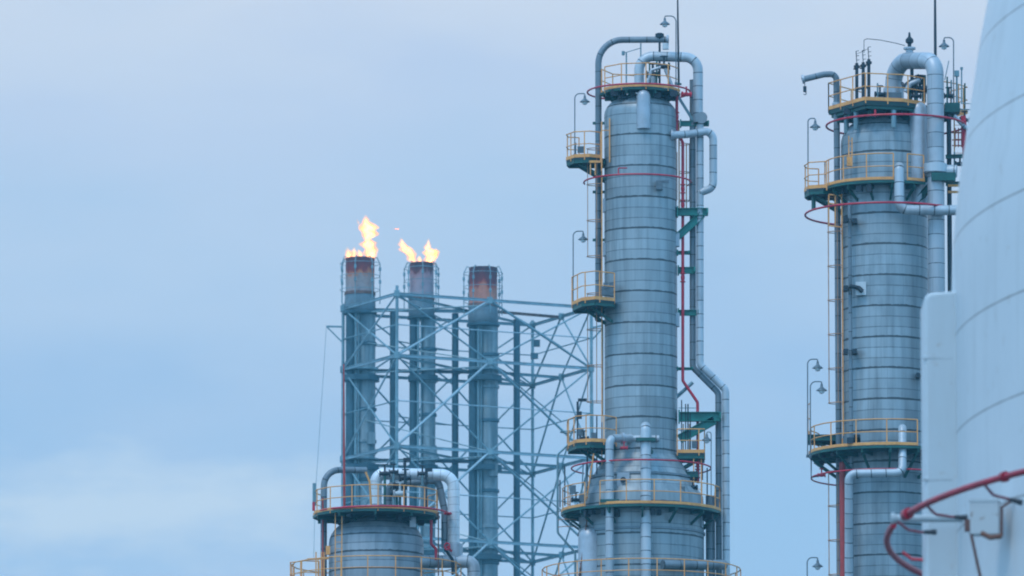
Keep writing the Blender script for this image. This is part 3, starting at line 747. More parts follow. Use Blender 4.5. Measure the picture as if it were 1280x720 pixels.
    p3 = poly_platform(root, u, [(1048, 0), (1048, 1.6), (1009, 1.6), (1009, 0)], 543, 0, [[(1012, -.2), (1009, .3), (1009, 1.6)]], h=1.3)
    MB().box(u.p(1067, 551, -m(80)), (.28, .2, .12)).box(u.p(1071, 549, -m(80)), (.14, .2, .18)).build("instrument_box", MAT["dark"], root)
    # ladders with cages
    for yb, yt in ((545, 256), (760, 578)):
        b = u.p(1054, yb, -.45); t_ = u.p(1054, yt, -.45)
        ladder(root, b, V((b.x, b.y, t_.z)), (0, 1, 0), (-1, 0, 0), hoop=1.46, cage_from=1.4, depth=.62)
    MB().tube([u.p(1014, 570, -.6), u.p(1014, 597, -.6), u.p(1028, 594, -.6)], .03, 6).build("instrument_tube", MAT["dark"], root)
    valve(root, u.p(1027, 594, -.6), .6, (1, 0, 0), True, "red")
    # shell fittings
    q = u.p(1076, 361, -m(46)); MB().box(q, (.22, .12, .28)).build("junction_box", MAT["white"], root)
    q = u.p(1072, 360, -m(52)); MB().tube([q + V((-.35, 0, .08)), q + V((.1, 0, 0))], .09, 8).tube([q + V((.05, 0, 0)), q + V((.2, -.05, -.15))], .1, 8).build("instrument_box", MAT["dark"], root)
    for px, y in ((1057, 275), (1068, 277), (1057, 361), (1057, 440), (1068, 440), (1148, 470)): MB().box(u.p(px, y, -m(45)), (.1, .3, .1)).build("lug", MAT["dark"], root)
    MB().tube([u.p(1062, 250, -m(44)), V((u.x(1062), u.D - m(44), 1))], m(2.4), 10).build("instrument_conduit", MAT["pipe_old"], root)
    # right side gear by the tank
    MB().tube([u.p(1186, 143, -.3), V((u.x(1186), u.D - .3, 1))], m(3), 12).build("downcomer_pipe", MAT["dark"], root)
    pipe(root, [u.p(1192, 144, -.7), u.p(1205, 158, -.7), u.p(1215, 164, -.7)], .09, .2, "pipe_clad", name="relief_line")
    rr = MB()
    for px in (1194, 1198, 1202, 1206): rr.bar(u.p(px, 160, .3), u.p(px, 184, .3), .045)
    for y in (166, 175, 182): rr.bar(u.p(1190, y, .3), u.p(1208, y, .3), .045)
    rr.build("rack", MAT["red"], root)
    MB().tube([u.p(1204, 145, -.5), u.p(1207, 200, -.5)], .12, 8).build("fire_water_riser", MAT["red"], root)
    MB().tube([u.p(1202, 86, -.3), u.p(1202, 130, -.3)], .03, 6).tube([u.p(1202, 84, -.3), u.p(1202, 87, -.3)], .06, 8).tube([u.p(1196, 90, -.3), u.p(1196, 135, -.3)], .04, 6).box(u.p(1196, 92, -.3), (.1, .1, .12)).tube([u.p(1202, 129, -.3), u.p(1222, 130, -.3)], .02, 6).tube([u.p(1200, 137, -.3), u.p(1222, 137, -.3)], .03, 6).tube([u.p(1181, 100, -.3), u.p(1186, 76, -.3)], .02, 6).build("instrument_stand", MAT["steel"], root)
    for y in (240, 232): MB().bar(u.p(1185, y, -.6), u.p(1200, y, -.6), .05, .1).build("rack", MAT["yellow"], root)
    b = u.p(1199, 200, .2); t_ = u.p(1199, 140, .2); ladder(root, b, V((b.x, b.y, t_.z)), (1, 0, 0), (0, -1, 0), w=.4, cage=False)
    for px, y0, y1, dd in ((1184, 96, 130, -.5), (1189, 100, 130, -.2), (1206, 104, 138, .3), (1193, 190, 230, -.3), (1160, 100, 128, -.9), (1097, 104, 124, -1.4)):
        MB().tube([u.p(px, y1, dd), u.p(px, y0, dd)], .035, 6).build("instrument_tube", MAT["steel"] if px % 2 else MAT["teal"], root)
    for px, y, dd in ((1186, 120, -.3), (1100, 118, -1.3), (1206, 150, -.4), (1200, 205, -.3), (1145, 120, -.8)):
        valve(root, u.p(px, y, dd), .8, (1, .2, 0))
    for px, y in ((1060, 139), (1078, 141), (1100, 139), (1122, 140)): MB().box(u.p(px, y, -1.2), (.18, .16, .14)).build("clutter_box", MAT["dark"], root)
    # lamps
    lamp(u, 1192, 132, 47, 1180, -.4, "gooseneck lamp by the fat gooseneck pipe, nearest the white tank")
    lamp(u, 1010, 240, 148, 1019, -.5, "gooseneck lamp on the small balcony beside the gooseneck column's upper platform")
    lamp(u, 1009.5, 572, 449, 1022, -.2, "taller of the paired gooseneck lamps on the thick column's lower platform")
    lamp(u, 1013, 572, 477, 1027, -1.2, "shorter of the paired gooseneck lamps on the thick column's lower platform")
    lamp(u, 1009, 800, 697, 1022, -.3, "lowest gooseneck lamp beside the thick column, near its thick red riser")
    mast = empty("lightning_mast", u.p(1169, 125, -.4), "thin dark lightning mast rising behind the fat gooseneck pipe", "mast", "lightning masts on the column tops")
    MB().tube([u.p(1169.5, 125, -.4), u.p(1169, 40, -.4), u.p(1168.5, -70, -.4)], [.07, .06, .03], 8).build("rod", MAT["dark"], mast)
    q = u.p(1169.5, 125, -.4); MB().box(q + V((0, 0, .03)), (.12, .12, .03)).build("base_plate", MAT["teal"], mast)
MAT["goose"] = cladding("gooseneck_cladding", base=(.40, .42, .44), band=.62, heavy=1, cols=1, seam=.014, streak=.3, rust=.08, metal=.3)
MAT["redold"] = paint("old_red_paint", (.46, .04, .03), .5, 0, .2, (.15, .05, .04), .3, 1.5)
right_column()

# ================================================================== SHORT COLUMN (lower left)
def short_column():
    u = Unit(471, 392); m = u.m; c = u.c; z = u.z
    root = empty("distillation_tower", (c[0], c[1], 0), "short fat grey column with a domed top, in front of the flare tower", "column")
    prof = [(m(60), 0), (m(59), 1), (m(59), z(680))]
    MB().lathe(dense(vessel_profile(prof, 10, .62)), c, 64).build("shell", MAT["clad_s"], root, smooth=25)
    ring_platform(root, c, z(635, -m(78)), m(24), m(78), 0, 360, 14, railarcs=[(150, 395)], nbr=10, brlen=.8)
    spray_ring(root, (u.x(478), u.D), z(632.5, -m(82)), m(83), -205, 20, tr=.045)
    MB().tube(arc((u.x(560), u.D - .3), .15, 0, 2 * PI, 16, z(643)), .05, 8).build("hand_wheel", MAT["red"], root)
    ring_platform(root, c, z(724, -m(106)), m(60), m(106), 0, 360, 18, nbr=10)
    poly_platform(root, u, [(402, -.6), (382, -1.0), (364, -.3), (366, .9), (402, .9)], 731, -1, [[(400, -.8), (382, -1.0), (364, -.3), (366, .9)]], h=1.1)
    # vent pipe at left
    pipe(root, [V((u.x(405), u.D, .3)), u.p(405, 587, 0), u.p(458, 588, .6)], m(4), m(21), "pipe_old", name="vent_pipe", fl=[(u.p(405, 640, 0), (0, 0, 1))])
    pipe(root, [u.p(403.5, 622, -.4), u.p(403.5, 740, -.4)], .04, .1, "redold", seg=8, name="fire_water_riser")
    # overhead line
    ov = pipe(root, [u.p(470, 650, .3), u.p(470, 592, .3), u.p(567, 594, .3), u.p(567, 690, .2)], m(7.5), [m(11), m(16)], "pipe_bright", name="overhead_pipe", fl=[(u.p(470, 632, .3), (0, 0, 1))])
    MB().tube([u.p(569, 680, .2), u.p(569, 709, .2)], m(9.5), 16).build("pipe_tee", MAT["smooth_clad"], root)
    pipe(root, [u.p(519, 702, -.6), u.p(571, 702, .1), u.p(592, 702, .1), V((u.x(592), u.D + .1, .3))], m(8), [m(2), m(9)], "goose", name="outlet_pipe")
    pipe(root, [u.p(486, 648, .1), u.p(486, 606, .1), u.p(548, 600, .4), u.p(556, 640, .5), u.p(556, 685, .5)], m(4.5), m(9), "pipe_old", name="bypass_pipe")
    # gear on top of the platform
    for px, y0, s in ((481, 592, .9), (492, 590, .8), (500, 608, 1.2), (507, 598, .9), (496, 616, 1.0), (528, 592, .8)):
        valve(root, u.p(px, y0, -.5), s, (1, 0, 0))
        MB().tube([u.p(px, 640, -.5), u.p(px, y0, -.5)], .06, 8).build("instrument_tube", MAT["teal"] if s > .85 else MAT["steel"], root)
    valve(root, u.p(500, 617, -.7), 1.1, (1, 0, 0), True, "bracketm")
    for px, y0 in ((506, 575), (533, 588)):
        a = u.p(px, 636, -.9); b = u.p(px, y0, -.9)
        MB().tube([a, b], .045, 7).box(b + V((.1, 0, .02)), (.17, .1, .07)).box(b + V((0, 0, -.2)), (.07, .07, .12)).build("instrument_stand", MAT["dark"], root)
    MB().tube([u.p(457, 590, -.4), u.p(462, 602, -.4), u.p(464, 634, -.4)], .05, 7).build("relief_line", MAT["yellow"], root)
    pipe(root, [u.p(539, 650, -.8), u.p(539, 680, -.8), u.p(545, 686, -.8), u.p(545, 700, -.8)], m(1.8), m(3), "red", seg=10, name="fire_water_riser")
    MB().tube([u.p(548, 640, -.9), u.p(548, 720, -.9)], .03, 6).build("instrument_tube", MAT["rusty"], root)
    w = u.p(559, 683, -.9); MB().tube([w + V((math.cos(a) * .12, 0, math.sin(a) * .15)) for a in [2 * PI * i / 14 for i in range(14)]], .035, 6, closed=True).bar(w + V((0, 0, 0)), w + V((.2, .2, -.2)), .08).build("hand_wheel", MAT["red"], root)
    pipe(root, [u.p(556, 686, -.7), u.p(566, 700, -.5), u.p(566, 718, -.5)], .07, .2, "dark", name="relief_line")
    # ladder at left on dome
    b = u.p(423, 735, -m(50)); t_ = u.p(423, 668, -m(50)); ladder(root, b, V((b.x, b.y, t_.z)), (1, 0, 0), (0, -1, 0), w=.3, cage=False)
    g = MB()
    for px in (395, 402, 405): g.bar(u.p(px, 726, -1), u.p(px, 690, -1), .06)
    g.bar(u.p(384, 699, -1), u.p(411, 698, -1), .08); g.box(u.p(410, 688, -1), (.1, .1, .2)); g.build("ladder_gate", MAT["yellow"], root)
    for px in (463, 516): MB().box(u.p(px, 653, -m(28)), (.14, .14, .24)).build("lug", MAT["smooth_clad"], root)
    for px in (392, 394): MB().tube([u.p(px, 632, -.2), u.p(px, 604, -.2)], .05, 6).build("instrument_tube", MAT["steel"], root)
    MB().box(u.p(392, 633, -.2), (.06, .06, .2)).build("junction_box", MAT["red"], root)
    mast = empty("lightning_mast", u.p(430, 636, -1.2), "rusty red mast on the short fat column's platform, against the flare tower", "mast")
    MB().tube([u.p(430.5, 637, -1.2), u.p(430, 560, -1.2), u.p(429.7, 455, -1.2)], [.06, .05, .03], 8).build("rod", MAT["redold"], mast)
    q = u.p(430.5, 636.5, -1.2); MB().box(q, (.12, .12, .03)).build("base_plate", MAT["teal"], mast)
MAT["pipe_bright"] = cladding("bright_pipe_cladding", base=(.66, .68, .69), band=.35, heavy=1, cols=1, seam=.006, streak=.15, rust=.03, metal=.2, rough=.4)
short_column()

# ================================================================== FLARES
FD = 800
fu = Unit(560, FD)
def flare_stacks():
    u = fu; m = u.m
    data = [(450, 458, 439, 11.5, 6.5, 18, 323, 368, "flare stack with the tallest flame, its tip rust brown", [(0, (.36, .29, .28)), (.42, (.42, .29, .25)), (.52, (.60, .18, .06)), (.62, (.30, .035, .025)), (1, (.12, .015, .018))]),
            (527, 535, 517, 9.5, 5, 15, 329, 374, "flare stack between the other two, thin flames at its lilac grey tip", [(0, (.36, .29, .32)), (.5, (.44, .31, .33)), (.66, (.46, .24, .24)), (.76, (.18, .04, .04)), (1, (.06, .025, .03))]),
            (604, 611, 592, 11.5, 6, 17.5, 335, 383, "unlit flare stack with a charred rusty orange tip", [(0, (.62, .22, .14)), (.42, (.60, .20, .11)), (.50, (.50, .09, .04)), (.60, (.22, .02, .02)), (1, (.06, .012, .016))])]
    for i, (cx, bx, rx, br, rr, tr, yt, yb, label, stops) in enumerate(data):
        b = u.p(bx, 400); root = empty("flare_stack", (b.x, b.y, 0), label, "flare stack", "flare stacks in the lattice tower")
        MB().tube([V((u.x(bx), FD, 0)), V((u.x(bx), FD, u.z(yb + 26)))], m(br), 28).build("barrel", MAT["stackm"], root)
        MB().tube([V((u.x(rx), FD - .2, 0)), V((u.x(rx), FD - .2, u.z(yb + 24)))], m(rr), 18).build("riser", MAT["riserm"], root)
        for k_, yy in enumerate((430, 470, 512, 552, 600, 645, 690)):
            zz_ = u.z(yy + 7 * i); r_b = m(br)
            MB().lathe([(r_b - .1, zz_ - .22), (r_b + .13, zz_ - .12), (r_b + .13, zz_ + .12), (r_b - .1, zz_ + .22)], (u.x(bx), FD), 24).build("flange", MAT["stackm"] if k_ % 2 else MAT["riserm"], root)
        q_ = u.p(bx + 6, 548 + 20 * i, -m(br)); MB().box(q_, (.4, .35, .55)).build("instrument_box", MAT["stackm"], root)
        for dx, r_ in ((6, 1.6), (9.5, .9)): MB().tube([V((u.x(rx + dx), FD - m(br), 0)), V((u.x(rx + dx), FD - m(br), u.z(yb + 24)))], m(r_), 8).build("conduit", MAT["steel"], root)
        zt, zb = u.z(yt), u.z(yb); x = u.x(cx)
        # collar between barrel and tip
        MB().lathe([(m(tr - 1.5), u.z(yb + 24)), (m(tr + 1.2), u.z(yb + 20)), (m(tr + 1.6), u.z(yb + 12)), (m(tr + .6), zb)], (x, FD), 28).build("collar", MAT["collar"], root)
        MB().lathe([(m(tr - 1), u.z(yb + 25.5)), (m(tr + 3.2), u.z(yb + 25)), (m(tr + 3.2), u.z(yb + 22)), (m(tr), u.z(yb + 21))], (x, FD), 16).build("ring_platform", MAT["riserm"], root)
        L = zt - zb
        tm = tipmat("flare_tip_steel", stops, L)
        tp = MB().lathe([(m(tr + .6), zb), (m(tr), zb + .3), (m(tr), zt - .2), (m(tr + .4), zt), (m(tr - 1), zt), (m(tr - 1.2), zt - 1.2)], (x, FD), 32).build("tip", tm, root)
        MB().lathe([(m(tr + 1.4), zb - .1), (m(tr + 1.6), zb + .05), (m(tr + 1.4), zb + .2)], (x, FD), 28).build("ring", MAT["rusty"], tp)
        # pilot pipes standing round the tip, bent in at the top
        for k in range(7):
            a = 2 * PI * k / 7 + .3 * i; e = V((math.cos(a), math.sin(a), 0)); cc = V((x, FD, 0))
            pts = fillet([cc + e * m(tr + 7) + V((0, 0, u.z(yb + 12))), cc + e * m(tr + 7) + V((0, 0, zt - m(7))), cc + e * m(tr + 3) + V((0, 0, zt + m(1.5))), cc + e * m(tr + .3) + V((0, 0, zt + m(.6)))], m(5))
            mb = MB().tube(pts, .045, 6)
            for f_ in (.35, .7): q = cc + e * m(tr + 7) + V((0, 0, zb + L * f_)); mb.box(q, (.11, .11, .16))
            mb.build("pilot_pipe", MAT["steel"], root)
        for f_ in (.12, .5, .85): MB().tube(arc((x, FD), m(tr + 7), 0, 2 * PI, 24, zb + L * f_)[:-1], .03, 5, closed=True).build("cage_ring", MAT["steel"], root)
MAT["collar"] = paint("collar_steel", (.15, .20, .225), .6, .2, .3, (.15, .10, .09), .4, .6)
flare_stacks()

def blob(mb, path, seg=12, jit=.16, flat=.75):
    """a tongue of flame: a closed lumpy tube along path of (point, radius)"""
    pts = [V(p) for p, r in path]; rs = [r for p, r in path]
    n = 5; P2 = []; R2 = []
    for i in range(len(pts) - 1):
        for k in range(n):
            t = k / n; s = t * t * (3 - 2 * t)
            P2.append(pts[i].lerp(pts[i + 1], t)); R2.append(rs[i] + (rs[i + 1] - rs[i]) * s)
    P2.append(pts[-1]); R2.append(rs[-1])
    b = len(mb.v); ph = [random.uniform(0, 6.3) for _ in range(6)]
    for i, (p, r) in enumerate(zip(P2, R2)):
        wob = V((math.sin(i * .9 + ph[0]) * .12 * r, math.sin(i * .7 + ph[1]) * .12 * r, 0))
        for k in range(seg):
            a = 2 * PI * k / seg
            q = r * (1 + jit * math.sin(2 * a + i * .8 + ph[2]) + jit * .7 * math.sin(3 * a - i * 1.1 + ph[3]) + random.uniform(-.07, .07))
            mb.v.append(p + wob + V((math.cos(a) * q, math.sin(a) * q * flat, random.uniform(-.04, .04))))
    for i in range(len(P2) - 1):
        for k in range(seg):
            k2 = (k + 1) % seg; mb.quad((b + i * seg + k, b + i * seg + k2, b + (i + 1) * seg + k2, b + (i + 1) * seg + k))
    mb.quad(tuple(b + k for k in reversed(range(seg)))); mb.quad(tuple(b + (len(P2) - 1) * seg + k for k in range(seg)))
    return mb
def flames():
    u = fu; m = u.m; p = u.p
    fm = flamemat("flame_mantle", 2.0); fc = flamemat("flame_core", 7.0, (1, .62, .22), .8)
    def tongue(path, name, o):
        st = random.getstate()
        t_ = blob(MB(), [(q, r * 1.42) for q, r in path]).build(name, fm, o, smooth=180)
        random.setstate(st)
        if name == "tongue": blob(MB(), [(q.lerp(path[0][0], .06), r * .84) for q, r in path]).build("core", fc, t_, smooth=180)
    o = empty("flame", p(450, 322), "tallest flame, one bright tongue leaning up from the brown tipped stack", "flame")
    tongue([(p(464, 324), m(4)), (p(463, 313), m(6.5)), (p(461, 305), m(7)), (p(459.5, 299), m(3.6)), (p(462, 292), m(7.5)), (p(460, 284), m(8.5)), (p(458, 277), m(4)), (p(457, 269), m(1.0))], "tongue", o)
    tongue([(p(436, 324), m(3.5)), (p(436, 317), m(4)), (p(434, 309), m(.8))], "tongue", o)
    tongue([(p(444, 324), m(4.5)), (p(442, 316), m(3.2)), (p(443, 309), m(.6))], "tongue", o)
    tongue([(p(453, 324), m(3.8)), (p(450, 318), m(3.0)), (p(448, 311), m(.5))], "tongue", o)
    tongue([(p(449, 282), m(.5)), (p(448, 278), m(1.4)), (p(446.5, 275), m(.4))], "wisp", o)
    o = empty("flame", p(527, 328), "forked flame, two thin tongues spreading from the lilac grey tipped stack", "flame")
    tongue([(p(518, 331), m(2.8)), (p(514.5, 321), m(5)), (p(509, 312), m(6)), (p(504, 307), m(4.2)), (p(502, 301), m(2)), (p(501, 297), m(.5))], "tongue", o)
    tongue([(p(537, 331), m(4)), (p(538, 322), m(6)), (p(540, 315), m(7)), (p(534.5, 310), m(3.6)), (p(535, 304), m(2)), (p(536, 298), m(.5))], "tongue", o)
    tongue([(p(543, 322), m(3)), (p(545.5, 315), m(3)), (p(545, 310), m(.6))], "tongue", o)
    tongue([(p(525, 331), m(3)), (p(524.5, 324), m(2.8)), (p(524, 319), m(.5))], "tongue", o)
    tongue([(p(493.5, 286.3), m(.6)), (p(495, 286), m(1.8)), (p(498, 286), m(.6))], "wisp", o)
FLAME = 3.2
flames()

def flare_tower():
    u = fu; m = u.m
    base = V((u.x(560), FD, 0))
    root = empty("flare_tower", base, "open lattice steel tower braced round the flare stacks", "tower")
    VX = [(429, 0), (498, -130), (739, -10), (666, 145), (455, 55)]
    D5 = (702, 68)
    def pt(v, y): return V((u.x(v[0]), FD + m(v[1]), u.z(y)))
    levels = [386, 462, 574, 686, 800]
    A, B, C, E, G = VX
    tops = {0: 384, 1: 362, 2: 386, 3: 388, 4: 386}
    for i, v in enumerate(VX):
        t = pt(v, 380 if i != 1 else 376)
        MB().tube([V((t.x, t.y, 0)), t], m(1.95), 8).build("leg", MAT["steel"], root)
    edges = [(A, B), (B, C), (C, D5), (D5, E), (E, G), (G, A)]
    for li, y in enumerate(levels):
        for a, b in edges:
            dy = 0
            MB().ibeam(pt(a, y), pt(b, y), .24, .26).build("beam", MAT["galv"] if (a, b) in ((A, B), (B, C)) else MAT["steel"], root)
        # inner ties
        MB().ibeam(pt(B, y + .8), pt(E, y + .8), .2, .2).build("beam", MAT["steel"], root)
        MB().ibeam(pt(A, y + .8), pt((620, 20), y + .8), .24, .3).build("beam", MAT["dark"] if li in (1, 2) else MAT["steel"], root)
        MB().ibeam(pt((620, 20), y + .8), pt(D5, y + .8), .2, .25).build("beam", MAT["rusty"] if li == 0 else MAT["steel"], root)
    for li in range(len(levels) - 1):
        y0, y1 = levels[li], levels[li + 1]; ym = (y0 + y1) / 2
        def br(a, ya, b, yb, w=.17, bright=False): MB().tube([pt(a, ya), pt(b, yb)], w / 2 * 1.0, 6).build("brace", MAT["galv"] if bright else MAT["steel"], root)
        MI = ((B[0] + C[0]) / 2 - 6, (B[1] + C[1]) / 2 - 3)
        br(A, y0, (B[0], B[1]), y1); br(A, y1, B, y0, .19, True)
        # front face, K and X bracing about a middle node
        br(B, y1, MI, y0, .24, True); br(MI, y0, C, y1, .22); br(B, y0, MI, y1); br(MI, y1, C, y0)
        br(C, y0, D5, y1); br(D5, y0, C, y1); br(D5, y0, E, y1, .2)
        q = ((E[0] + G[0]) / 2, (E[1] + G[1]) / 2)
        br(E, y0, q, y1); br(q, y0, E, y1); br(q, y0, G, y1); br(G, y0, q, y1)
        br(G, y0, A, y1)
        def tie(a, ya, b, yb, w=.12, mt="steel"): MB().tube([pt(a, ya), pt(b, yb)], w / 2, 6).build("tie", MAT[mt], root)
        tie(A, ym, B, ym); tie(B, ym, MI, ym, .12, "galv"); tie(MI, ym, C, ym, .12, "galv"); tie(C, ym, D5, ym); tie(G, ym, q, ym)
        tie(A, y0 + 6, MI, y0 + 6, .16); tie(B, y0 + 3, q, y0 + 3, .14); tie(MI, y0 + 2, E, y0 + 2, .14); tie(MI, y0, D5, ym, .12); tie(A, ym, MI, y1, .12)
        for v in (A, B, C, D5, E, G, MI):
            g_ = pt(v, y0); MB().box(g_, (.26, .2, .3)).build("gusset", MAT["steel"], root)
        for v in (MI, ((A[0] + B[0]) / 2, (A[1] + B[1]) / 2)):
            MB().box(pt(v, ym if v[0] < 500 else y1), (.16, .14, .2)).build("gusset", MAT["galv"], root)
        br((491, 10), ym, q, ym, .12); br(q, ym, E, ym, .12); br(E, ym, C, ym, .12)
        for cx, r in ((452, 23), (529, 19), (606, 22)):
            if li == 0: continue
            oct_ = [(u.x(cx + r * 1.05 * math.cos(a)), FD + m(r * math.sin(a))) for a in [R_(22.5 + 45 * k) for k in range(8)]]
            zz = u.z(y0 + 8)
            MB().prism(oct_, zz - .5, zz).build("stack_cradle", MAT["riserm"], root)
            MB().prism([(x_ * .97 + u.x(cx) * .03, y_) for x_, y_ in oct_], zz + .5, zz + .62).build("stack_cradle", MAT["steel"], root)
    # arm with a dangling line
    mb = MB().bar(u.p(428, 408.5), u.p(408, 408), .16).bar(u.p(428, 428), u.p(409, 409), .12)
    mb.build("davit_arm", MAT["steel"], root)
    MB().tube([u.p(408, 408), u.p(404, 470), u.p(400, 530), u.p(394, 620), u.p(392, 700)], .022, 5).build("hoist_line", MAT["steel"], root)
    # outer bracket by the middle column
    MB().bar(u.p(739, 410), u.p(753, 407), .15).bar(u.p(740, 425), u.p(752, 412), .14).build("davit_arm", MAT["steel"], root)
    # thin header risers that end at the tower top
    for px, yt, dd in ((491.5, 389, 10), (569, 389, 20), (646, 395, 30)):
        MB().tube([V((u.x(px), FD + m(dd), 0)), V((u.x(px), FD + m(dd), u.z(yt)))], m(4.2), 12).build("header_riser", MAT["riserm"], root)
    MB().box(u.p(671, 429, -.5), (.3, .3, .3)).build("junction_box", MAT["riserm"], root)
    MB().box(u.p(668, 445, -.5), (.35, .3, .25)).build("junction_box", MAT["riserm"], root)
flare_tower()

# ================================================================== WHITE TANK
TD = 150.0
tu = Unit(1191, TD)
TR = 1450 / tu.k
TC = (tu.x(1191) + TR, TD)
TANK_COURSE = 122 / tu.k / math.cos(PITCH)
def tank():
    u = tu; m = u.m
    # place the weld courses: one seam crosses x=1280 at y=353 in the photo
    xs = m(89); yd = math.sqrt(TR ** 2 - (TR - xs) ** 2)
    zs = P(1280, 353, TD - yd).z
    z0 = zs - TANK_COURSE * math.floor(zs / TANK_COURSE)      # height of the lowest seam above ground
    mat = tankmat()
    root = empty("storage_tank", (TC[0], TC[1], 0), "huge white tank with horizontal weld seams and shoulders curving inward", "tank")
    sil = [(365, 0), (330, 1.2), (302, 2.5), (260, 6), (210, 12), (160, 20), (100, 29.5), (43, 38.5), (0, 47), (-60, 62), (-140, 90), (-240, 140), (-360, 240)]
    prof = [(TR, z0 - TANK_COURSE * 2)] 
    prof = [(TR, z0 - TANK_COURSE)]
    prof += [(TR - m(d), u.z(y)) for y, d in sil]
    last = prof[-1]
    for i in range(1, 7): t = i / 6; prof.append((last[0] * (1 - t), last[1] + 4.5 * math.sin(t * PI / 2)))
    MB().lathe(dense(prof, 1.0), TC, 320).build("shell", mat, root, smooth=30)
    # rounded pipe casing on the limb
    x0, x1 = u.x(1153), u.x(1250); zt = u.z(366, -.5)
    cs = MB(); b = len(cs.v); n = 9
    ys = [-.62, .75]
    def outline(o):
        pts = [(x0 + o, -.0), ]
        r = m(12) - o
        pts = []
        for i in range(n + 1):
            a = PI - (PI / 2) * i / n
            pts.append((x0 + m(12) + r * math.cos(a), zt - m(11) + r * .9 * math.sin(a)))
        pts.append((x1, zt + m(4)))
        return [(x0 + o, .2)] + pts + [(x1, .2)]
    rings = [(-.40, m(9)), (-.55, m(2.5)), (-.62, m(.0) + .06), (-.62, .05)]
    rings = [(-.62 + .07 * (1 - math.cos(t * PI / 16)), .07 * (1 - math.sin(t * PI / 16))) for t in range(9)] + [(.75, 0)]
    for y, o in rings:
        for (x, z) in outline(o): cs.v.append(V((x, TD + y, z)))
    k = n + 4
    k = len(outline(0))
    for i in range(len(rings) - 1):
        for j in range(k - 1): cs.quad((b + i * k + j, b + i * k + j + 1, b + (i + 1) * k + j + 1, b + (i + 1) * k + j), [(0.9, .1)] * 4)
    cs.quad(tuple(b + j for j in range(k)), [(.9, .1)] * k)
    cas = cs.build("pipe_casing", mat2(), root, smooth=40)
    for yy in (448, 600):
        a = u.p(1153.3, yy, -.60); MB().box((a.x + m(18), TD - .60, a.z), (m(18.3), .024, .012)).build("joint_strip", MAT["jointw"], cas)
    # spray ring outside the shell
    rr = TR + m(83); zr = u.z(668)
    rr_pts = lambda a0, a1, n_: arc(TC, rr, a0, a1, n_, zr)
    def ang(px):                      # where along the near side the ring passes a given bearing
        lo, hi = PI, PI + .9
        for _ in range(40):
            mid = (lo + hi) / 2
            x_, y_ = TC[0] + rr * math.cos(mid), TC[1] + rr * math.sin(mid)
            if x_ / y_ < P(px, 640, TD).x / TD: lo = mid
            else: hi = mid
        return lo
    ring = MB().tube(rr_pts(ang(1132), R_(340), 90), m(4.1), 12)
    a = rr_pts(ang(1132), ang(1132) + .004, 1); ring.tube([a[0], a[0] + (a[1] - a[0]) * 3.5], m(7), 14)
    ac = ang(1256); a = rr_pts(ac - .0025, ac + .0025, 2); ring.tube(a, [m(6.5)] * 3, 14)
    rp = ring.build("spray_ring", MAT["crimson"], root, smooth=50)
    ring = MB().tube(rr_pts(ang(1117), R_(20), 120), m(4.0), 12)
    ring.build("spray_ring", MAT["crimson"], root, smooth=50)
    # nozzles off the ring
    for px, pts, fr in ((1157, [(1159, 626), (1171, 639), (1190, 642), (1203, 643)], True), (1229, [(1229, 594), (1241, 609), (1256, 613), (1269, 617)], True), (1122, [(1122, 657), (1135, 668), (1150, 671), (1163, 671)], True)):
        aa = ang(px); p0 = V((TC[0] + rr * math.cos(aa), TC[1] + rr * math.sin(aa), zr))
        dd = p0.y - TD
        path = [p0] + [p0 + V((m(x_ - pts[0][0]), -.03 * i, -m(y_ - pts[0][1]))) for i, (x_, y_) in enumerate(pts) if i]
        nz = MB().tube(fillet(path, .12), m(1.7), 8).build("spray_nozzle", MAT["rednoz"], root)
        e = path[-1]; d = (path[-1] - path[-2]).normalized()
        MB().tube([e - d * .13, e - d * .02, e + d * .03, e + d * .09], [m(2.6), m(2.8), m(3.6), m(3.4)], 10).build("nozzle_head", MAT["dark"], nz)
    MB().tube([u.p(1128, 690, .6), u.p(1140, 699, .55), u.p(1156, 700, .5)], m(2), 8).build("spray_nozzle", MAT["red"], root)
    # pale support arm, bracket box and leaking struts
    aa = ang(1120); pd = TC[1] + rr * math.sin(aa) - TD + .12
    MB().tube([u.p(1115, 648, pd), u.p(1206, 648, pd + .1)], m(4.8), 14).tube([u.p(1114, 648, pd), u.p(1118, 648, pd)], m(7), 14).build("support_arm", MAT["armw"], root)
    fz = -math.sqrt(TR ** 2 - (TR - m(45)) ** 2)
    q = u.p(1231, 648, fz - .12)
    bb = MB(); bb.box(q, (m(17), .2, m(20)), R_(-6)); bb.box(q + V((.0, 0, m(20))), (m(18), .21, m(1.5)), R_(-6))
    bb.build("bracket_box", MAT["bracketm"], root)
    MB().bar(u.p(1252, 633, fz - .35), u.p(1252, 671, fz - .3), .05, .05).bar(u.p(1252, 634, fz - .3), u.p(1290, 610, fz - .5), .035, .035).build("strut", MAT["rustdark"], root)
    MB().tube([u.p(1226, 666, fz - .5), u.p(1238, 672, fz - .5), u.p(1252, 670, fz - .5)], m(3.2), 8).build("bracket_foot", MAT["rusty"], root)
    MB().tube([u.p(1211, 652, fz - .2), u.p(1213, 664, fz - .25), u.p(1226, 724, fz - .3)], m(1.9), 8).box(u.p(1210, 657, fz - .2), (m(4), .08, m(7))).build("strut", MAT["rustdark"], root)
